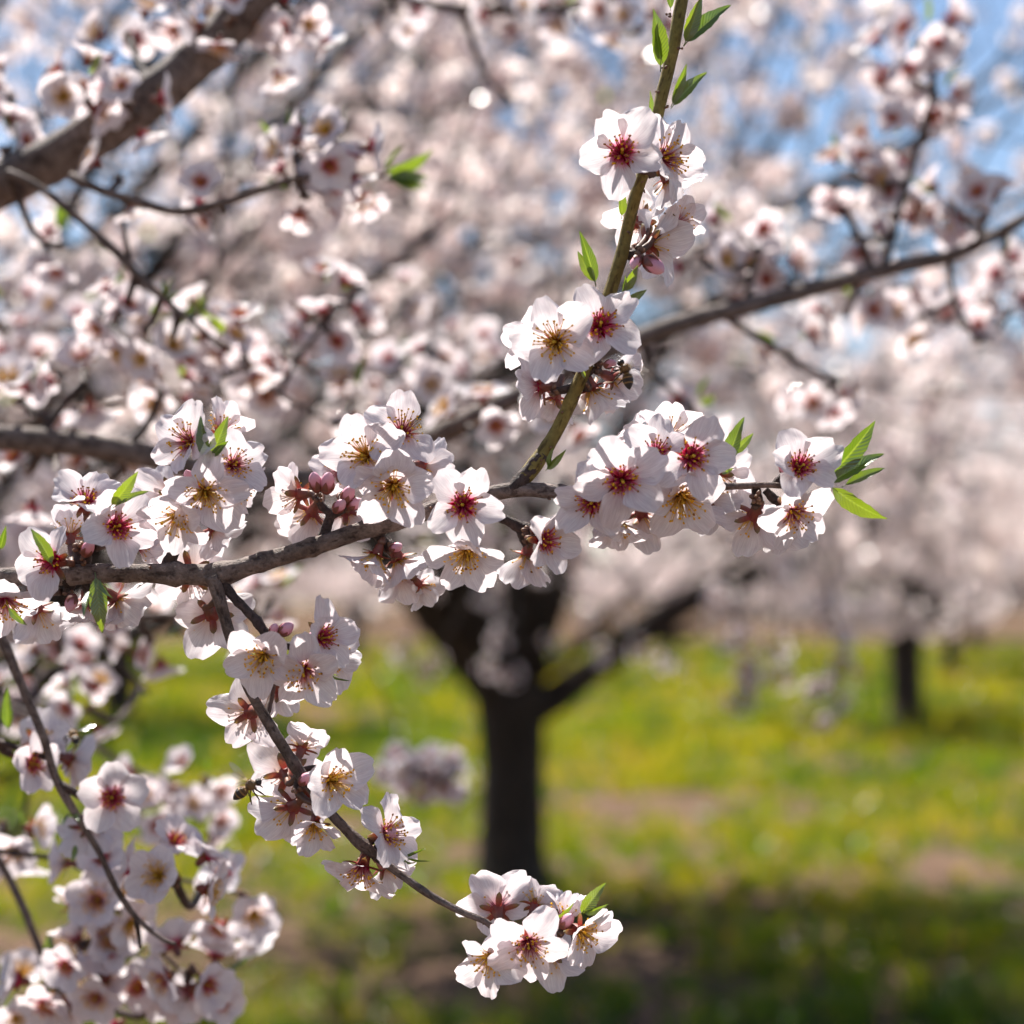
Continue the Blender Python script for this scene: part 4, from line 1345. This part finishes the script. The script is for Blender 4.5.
soft_branch("dark leafless twig tip hanging from the top edge among blossoms", 1.9,
            [[(360, -20, 9), (400, -2, 9), (455, 8, 9), (520, 10, 9), (580, 6, 8), (660, -16, 8)], [(452, 4, 7), (468, 28, 6), (478, 58, 6), (490, 82, 5), (512, 102, 4)]],
            [(398, 10, 4, 0), (560, 16, 4, 0), (622, 14, 4, 0, 1.75), (640, 30, 3, 0, 1.75), (500, 5, 3, 0)], mat=M_BARK_DARK)
# lower left
soft_branch("knobbly twig descending the lower left side, a bee visiting its back-lit blossom", 1.16,
            [[(-30, 590, 9), (0, 634, 9.5), (14, 668, 9.5), (30, 705, 9), (44, 738, 9), (52, 768, 8), (62, 790, 9), (78, 818, 7), (98, 850, 6.5), (116, 888, 6), (138, 920, 5.5), (164, 940, 4.5), (176, 944, 4)],
             [(60, 784, 8), (74, 792, 8), (88, 800, 8), (96, 802, 7)], [(136, 920, 5), (139, 936, 4), (140, 948, 3)], [(46, 758, 6), (30, 752, 6), (0, 742, 6)]],
            [(8, 752, 3, 1, 1.18)], leaves=[((70, 812), (62, 826)), ((72, 812), (80, 822)), ((76, 845), (72, 862))])
LL = [o for o in col.objects if o.name.startswith("flowering_branch")][-1]
for (px, py, face, k, kind) in [(38, 742, (0.05, 0.12, -0.98), 1.19, 'yel'), (112, 798, (0.25, 0.15, 0.95), 1.15, 'red'), (88, 826, (0.0, -0.6, -0.5), 1.18, 'yel'), (70, 760, (0.6, -0.3, -0.4), 1.2, 'yel')]:
    soft_blossom(LL, P(px, py, D0 * k), cv(*face), 1.0, kind)
soft_branch("slim dark twig along the lower left edge carrying round bunches of blossoms", 1.42,
            [[(-40, 800, 8), (0, 862, 8), (22, 905, 8), (40, 950, 8), (55, 985, 8), (68, 1020, 7), (76, 1060, 6)], [(52, 975, 7), (80, 1000, 6), (120, 1012, 5)], [(-10, 850, 6), (60, 860, 5), (110, 880, 5), (180, 880, 4), (240, 893, 4)], [(110, 880, 4), (150, 940, 4), (190, 980, 4)]],
            [(2, 826, 4, 1), (28, 832, 3, 1), (104, 868, 4, 0, 1.36), (115, 908, 4, 0, 1.36), (174, 880, 5, 0, 1.24), (242, 897, 5, 1, 1.42), (82, 945, 4, 1, 1.36), (100, 972, 4, 0, 1.36), (50, 985, 3, 0), (20, 1000, 4, 1), (190, 972, 5, 0, 1.34), (152, 1010, 4, 0, 1.4), (205, 1000, 3, 0, 1.4), ], deeper=0.96, size=0.95, bias=0.8)
soft_branch("shaded blossom spray behind the lower left twig, over the grass", 1.72,
            [[(-40, 690, 8), (40, 720, 8), (100, 750, 7), (150, 778, 6), (200, 792, 5)], [(30, 716, 6), (30, 780, 5), (20, 830, 4)], [(90, 640, 7), (118, 662, 6), (148, 694, 5)]],
            [(88, 708, 5, 0, 1.5), (40, 690, 3, 0), (152, 782, 4, 0, 1.55), (160, 815, 4, 1, 1.55), (205, 780, 5, 2, 1.55), (198, 815, 4, 0, 1.55), (10, 700, 4, 0), (45, 670, 4, 0, 1.8)], deeper=1.05, size=0.85)
soft_branch("dark twig under the sharp branch's left half with blossoms facing away", 1.55,
            [[(60, 622, 8), (130, 616, 8), (200, 614, 7), (260, 600, 6)]],
            [(145, 608, 4, 0), (150, 640, 4, 1), (110, 640, 3, 1), (270, 600, 4, 0, 1.7), (60, 650, 4, 0, 1.7), (235, 620, 3, 0, 1.7)])
# sprays hanging free in front of the central tree
soft_branch("small isolated blossom spray hanging in front of the lit grass left of the central trunk", 2.5,
            [[(360, 640, 2.5), (385, 700, 2.5), (400, 748, 2.5), (425, 772, 2.5), (452, 784, 2)]],
            [(400, 770, 6, 0), (415, 778, 6, 0), (430, 774, 7, 0), (448, 780, 7, 0), (438, 768, 5, 0)], mat=M_BARK_DARK)
soft_branch("drooping blossom sprays over the grass between the central tree and the right-hand trunk", 4.0,
            [[(690, 480, 2.5), (728, 580, 2.5), (742, 650, 2.0), (744, 690, 1.6)], [(800, 500, 2.5), (832, 600, 2.2), (840, 660, 1.8), (838, 700, 1.4)], [(760, 500, 2.2), (778, 620, 1.8), (780, 670, 1.4)], [(845, 480, 2.2), (822, 640, 1.8), (816, 716, 1.4)]],
            [(738, 640, 4, 0), (745, 672, 6, 0), (742, 698, 5, 0), (776, 650, 4, 0), (780, 678, 5, 0), (838, 640, 5, 0), (842, 668, 6, 0), (836, 696, 5, 0), (818, 690, 5, 0), (815, 718, 6, 0), (720, 600, 5, 0), (830, 610, 5, 0)], mat=M_BARK_DARK)


soft_branch("hanging blossom tufts across the fork of the central trunk", 5.2,
            [[(560, 470, 3), (520, 560, 2.6), (500, 640, 2.2), (505, 676, 2)], [(560, 500, 3), (470, 600, 2.6), (430, 670, 2.2)], [(560, 480, 3), (640, 590, 2.6), (668, 660, 2.2)]],
            [(498, 640, 6, 0), (488, 668, 6, 0), (510, 676, 6, 0), (425, 676, 5, 0), (436, 660, 5, 0), (400, 650, 5, 0), (640, 650, 5, 0), (668, 662, 5, 0), (600, 655, 4, 0), (552, 640, 4, 0)], mat=M_BARK_DARK)

# ------------------------------------------------------------------ bees
def bee_materials():
    m, nt, out = new_mat("bee_body")
    uv = N(nt, "ShaderNodeUVMap").outputs[0]
    sep = N(nt, "ShaderNodeSeparateXYZ"); nt.links.new(uv, sep.inputs[0])
    c = ramp(nt, sep.outputs[0], [(0.0, (0.012, 0.008, 0.005)), (0.16, (0.018, 0.010, 0.006)), (0.19, (0.30, 0.16, 0.04)), (0.22, (0.022, 0.012, 0.008)), (0.30, (0.03, 0.016, 0.008)), (0.33, (0.34, 0.18, 0.045)), (0.37, (0.05, 0.025, 0.01)), (0.46, (0.38, 0.20, 0.05)), (0.52, (0.04, 0.02, 0.01)), (0.58, (0.22, 0.12, 0.04)), (0.78, (0.16, 0.09, 0.03)), (0.82, (0.02, 0.014, 0.01)), (1.0, (0.03, 0.02, 0.014))])
    p = N(nt, "ShaderNodeBsdfPrincipled"); p.inputs["Roughness"].default_value = 0.45
    nt.links.new(c, p.inputs["Base Color"])
    b = N(nt, "ShaderNodeBump"); b.inputs["Distance"].default_value = 0.0006
    nt.links.new(noise_tex(nt, 2500, 2, N(nt, "ShaderNodeTexCoord").outputs["Object"]), b.inputs["Height"])
    nt.links.new(b.outputs[0], p.inputs["Normal"])
    nt.links.new(p.outputs[0], out.inputs[0])
    w, nt, out = new_mat("bee_wing")
    t = N(nt, "ShaderNodeBsdfTransparent"); g = N(nt, "ShaderNodeBsdfGlossy"); g.inputs["Roughness"].default_value = 0.25
    d = N(nt, "ShaderNodeBsdfTranslucent"); d.inputs[0].default_value = (0.5, 0.4, 0.28, 1)
    a = N(nt, "ShaderNodeMixShader"); a.inputs[0].default_value = 0.3
    nt.links.new(t.outputs[0], a.inputs[1]); nt.links.new(d.outputs[0], a.inputs[2])
    b2 = N(nt, "ShaderNodeMixShader"); b2.inputs[0].default_value = 0.12
    nt.links.new(a.outputs[0], b2.inputs[1]); nt.links.new(g.outputs[0], b2.inputs[2])
    nt.links.new(b2.outputs[0], out.inputs[0])
    l, nt, out = new_mat("bee_leg")
    p = N(nt, "ShaderNodeBsdfPrincipled"); p.inputs["Base Color"].default_value = (0.03, 0.017, 0.01, 1); p.inputs["Roughness"].default_value = 0.4
    nt.links.new(p.outputs[0], out.inputs[0])
    f, nt, out = new_mat("bee_fuzz")
    leafy(nt, out, (0.34, 0.20, 0.07), (0.45, 0.26, 0.08), 0.4)
    return m, w, l, f


BM = bee_materials()


def bee_parts():
    r = random.Random(2)
    # body along +X: abdomen tip at x=-6mm, head at +5.5mm
    prof = [(-6.3, 0.05, -1.2), (-5.7, 0.75, -1.05), (-4.6, 1.45, -0.8), (-3.2, 1.95, -0.45), (-1.8, 1.95, -0.15), (-0.7, 1.35, 0), (-0.15, 0.62, 0.05), (0.4, 1.45, 0.15), (1.5, 1.95, 0.25), (2.6, 1.75, 0.2), (3.3, 0.85, 0.05), (3.7, 1.15, -0.1), (4.5, 1.45, -0.35), (5.2, 1.05, -0.6), (5.6, 0.1, -0.75)]
    mb = MB()
    sp = smooth_path([(p[0] * .001, 0, p[2] * .001, p[1] * .001) for p in prof], 0.0003)
    mb.tube(sp, 16, 0)
    n = len(sp)
    for i in range(n * 16):
        mb.uv[i] = ((i // 16) / n, 0)
    # eyes on the head, antennae
    for s in (-1, 1):
        mb.ball((0.0045, s * 0.00115, -0.0003), (0.3, s, 0.2), 0.0005, 0.0008, 2, 5, 8)
        mb.tube([(0.0052, s * .0004, -.0003, .00012), (0.0064, s * .0009, .0002, .0001), (0.0078, s * .0016, -.0006, .0001)], 5, 2)
    # fuzz on the thorax and the abdomen's front
    for i in range(420):
        x = r.uniform(-1.6, 3.0)
        k = min(range(len(prof)), key=lambda q: abs(prof[q][0] - x))
        rad = prof[k][1] * .001 * 0.92
        a = r.uniform(0, 6.283)
        d = Vector((r.uniform(-.4, .2), math.cos(a), math.sin(a)))
        b = Vector((x * .001, 0, prof[k][2] * .001)) + Vector((0, math.cos(a), math.sin(a))) * rad
        t = b + d.normalized() * r.uniform(0.0005, 0.0009)
        mb.tube([(*b, 0.00005), (*t, 0.00002)], 3, 1, cap=False)
    body = mb.mesh("body", [BM[0], BM[3], BM[2]])
    wings = []
    for (L, W, back) in ((0.0090, 0.0030, 0.25), (0.0062, 0.0024, 0.6)):
        mb = MB()

        def fn(u, v):
            s = v * 2 - 1
            w = W * 0.5 * (math.sin(math.pi * min(1, 0.04 + u * 0.93)) ** 0.6) * (0.35 + 0.75 * u)
            return (-u * L * math.sin(back) + s * w * math.cos(back), u * L * math.cos(back) + s * w * math.sin(back), 0.0005 * math.sin(u * 3))
        mb.grid(fn, 10, 5)
        wings.append(mb.mesh("wing", [BM[1]]))
    legs = []
    for (x, sw) in ((2.4, 0.5), (1.5, 0.0), (0.5, -0.7)):
        mb = MB()
        mb.tube(smooth_path([(x * .001, .0010, -.0010, .00022), ((x + sw) * .001, .0024, -.0016, .00026), ((x + sw * 2.2) * .001, .0027, -.0034, .00030), ((x + sw * 3.2) * .001, .0026, -.0054, .00012)], 0.0004), 7, 0)
        legs.append(mb.mesh("leg", [BM[2]]))
    return body, wings, legs


BEE = bee_parts()


def bee(pos, fwd, up, scale, label, wing_up):
    root = empty("honey_bee", pos)
    x = fwd.normalized(); z = (up - x * up.dot(x)).normalized(); y = z.cross(x)
    root.rotation_mode = 'QUATERNION'
    root.rotation_quaternion = Matrix((x, y, z)).transposed().to_quaternion()
    root.scale = (scale,) * 3
    tag(root, label, "bee", "honey bees visiting the blossoms")
    link("body", BEE[0], root)
    for w in BEE[1]:
        for s in (1, -1):
            link("wing", w, root, Matrix.Translation((0.0016, s * 0.0010, 0.0019)) @ Matrix.Diagonal((1, s, 1, 1)) @ Matrix.Rotation(wing_up, 4, 'X'))
    for l in BEE[2]:
        for s in (1, -1):
            link("leg", l, root, Matrix.Diagonal((1, s, 1, 1)))
    return root


bee(P(626, 373, D0 - 0.020), cv(-0.35, 0.90, -0.25), cv(0.85, 0.25, 0.35), 1.12, "honey bee clinging head-up to the blossom beside the olive shoot", 0.5)
bee(P(247, 788, D0 - 0.008), cv(0.85, 0.52, -0.05), cv(-0.40, 0.75, 0.55), 1.18, "honey bee in flight left of the hanging twig's blossoms", 0.9)
bee(P(74, 736, D0 * 1.13), cv(-0.45, 0.35, -0.8), cv(0.35, 0.85, 0.1), 1.0, "blurred honey bee beside the knobbly lower left twig", 0.7)


# ------------------------------------------------------------------ dandelions in the grass
def dandelion_parts():
    m, nt, out = new_mat("dandelion_yellow"); leafy(nt, out, (0.75, 0.45, 0.01), (0.8, 0.5, 0.01), 0.3)
    g, nt, out = new_mat("dandelion_green"); leafy(nt, out, (0.08, 0.14, 0.02), (0.15, 0.25, 0.03), 0.3)
    r = random.Random(6)
    mb = MB()
    for i in range(70):
        a = 2.4 * i; q = math.sqrt(i / 70)
        ln = 0.010 + 0.010 * q; el = 1.35 - 1.15 * q
        c = Vector((math.cos(a), math.sin(a), 0)); s = Vector((-c.y, c.x, 0))

        def fn(u, v):
            return c * (u * ln * math.cos(el)) + Vector((0, 0, u * ln * math.sin(el))) + s * ((v - .5) * 0.0042)
        mb.grid(fn, 2, 1)
    head = mb.mesh("flower_head", [m])
    mb = MB(); mb.tube(smooth_path([(0, 0, -0.01, .0022), (0.004, 0, 0.07, .002), (0.002, 0.002, 0.15, .002)], 0.02), 7, 0)
    stem = mb.mesh("stem", [g])
    mb = MB()
    for k in range(6):
        a = k * 1.05; c = Vector((math.cos(a), math.sin(a), 0)); s = Vector((-c.y, c.x, 0)); L = r.uniform(.07, .11)

        def fn(u, v):
            w = 0.012 * math.sin(math.pi * (0.05 + 0.95 * u)) * (1 + 0.35 * math.sin(u * 28))
            return c * (u * L) + s * ((v * 2 - 1) * w) + Vector((0, 0, 0.03 * math.sin(u * 2.6)))
        mb.grid(fn, 12, 2)
    rosette = mb.mesh("leaf_rosette", [g])
    return head, stem, rosette


DH, DS, DR = dandelion_parts()
for i, (px, py, lab) in enumerate([(698, 812, "yellow dandelion left of a matching one in the sunlit grass right of the central trunk"), (808, 810, "yellow dandelion standing alone on the sunlit grass near the pink petal patch"),
                                   (730, 822, "small yellow dandelion close beside the larger dandelion in the sunlit strip"), (690, 735, "yellow dandelion on the edge of the shade band behind the sunlit strip"),
                                   (932, 972, "dandelion in the shaded near grass at the lower right"), (575, 832, "yellow dandelion just right of the central trunk")]):
    y = 1.4 / ((py - HORIZON) / F)
    x = (px - 512) / F * y
    root = empty("dandelion", (x, y - 0.3, gh(x, y - 0.3)))
    root.rotation_euler = (0, 0, i * 1.3)
    root.scale = (1.25,) * 3
    tag(root, lab, "flower", "dandelions in the grass")
    link("stem", DS, root)
    link("flower_head", DH, root, Matrix.Translation((0.002, 0.002, 0.148)))
    link("leaf_rosette", DR, root)
print("objects", len(col.objects))
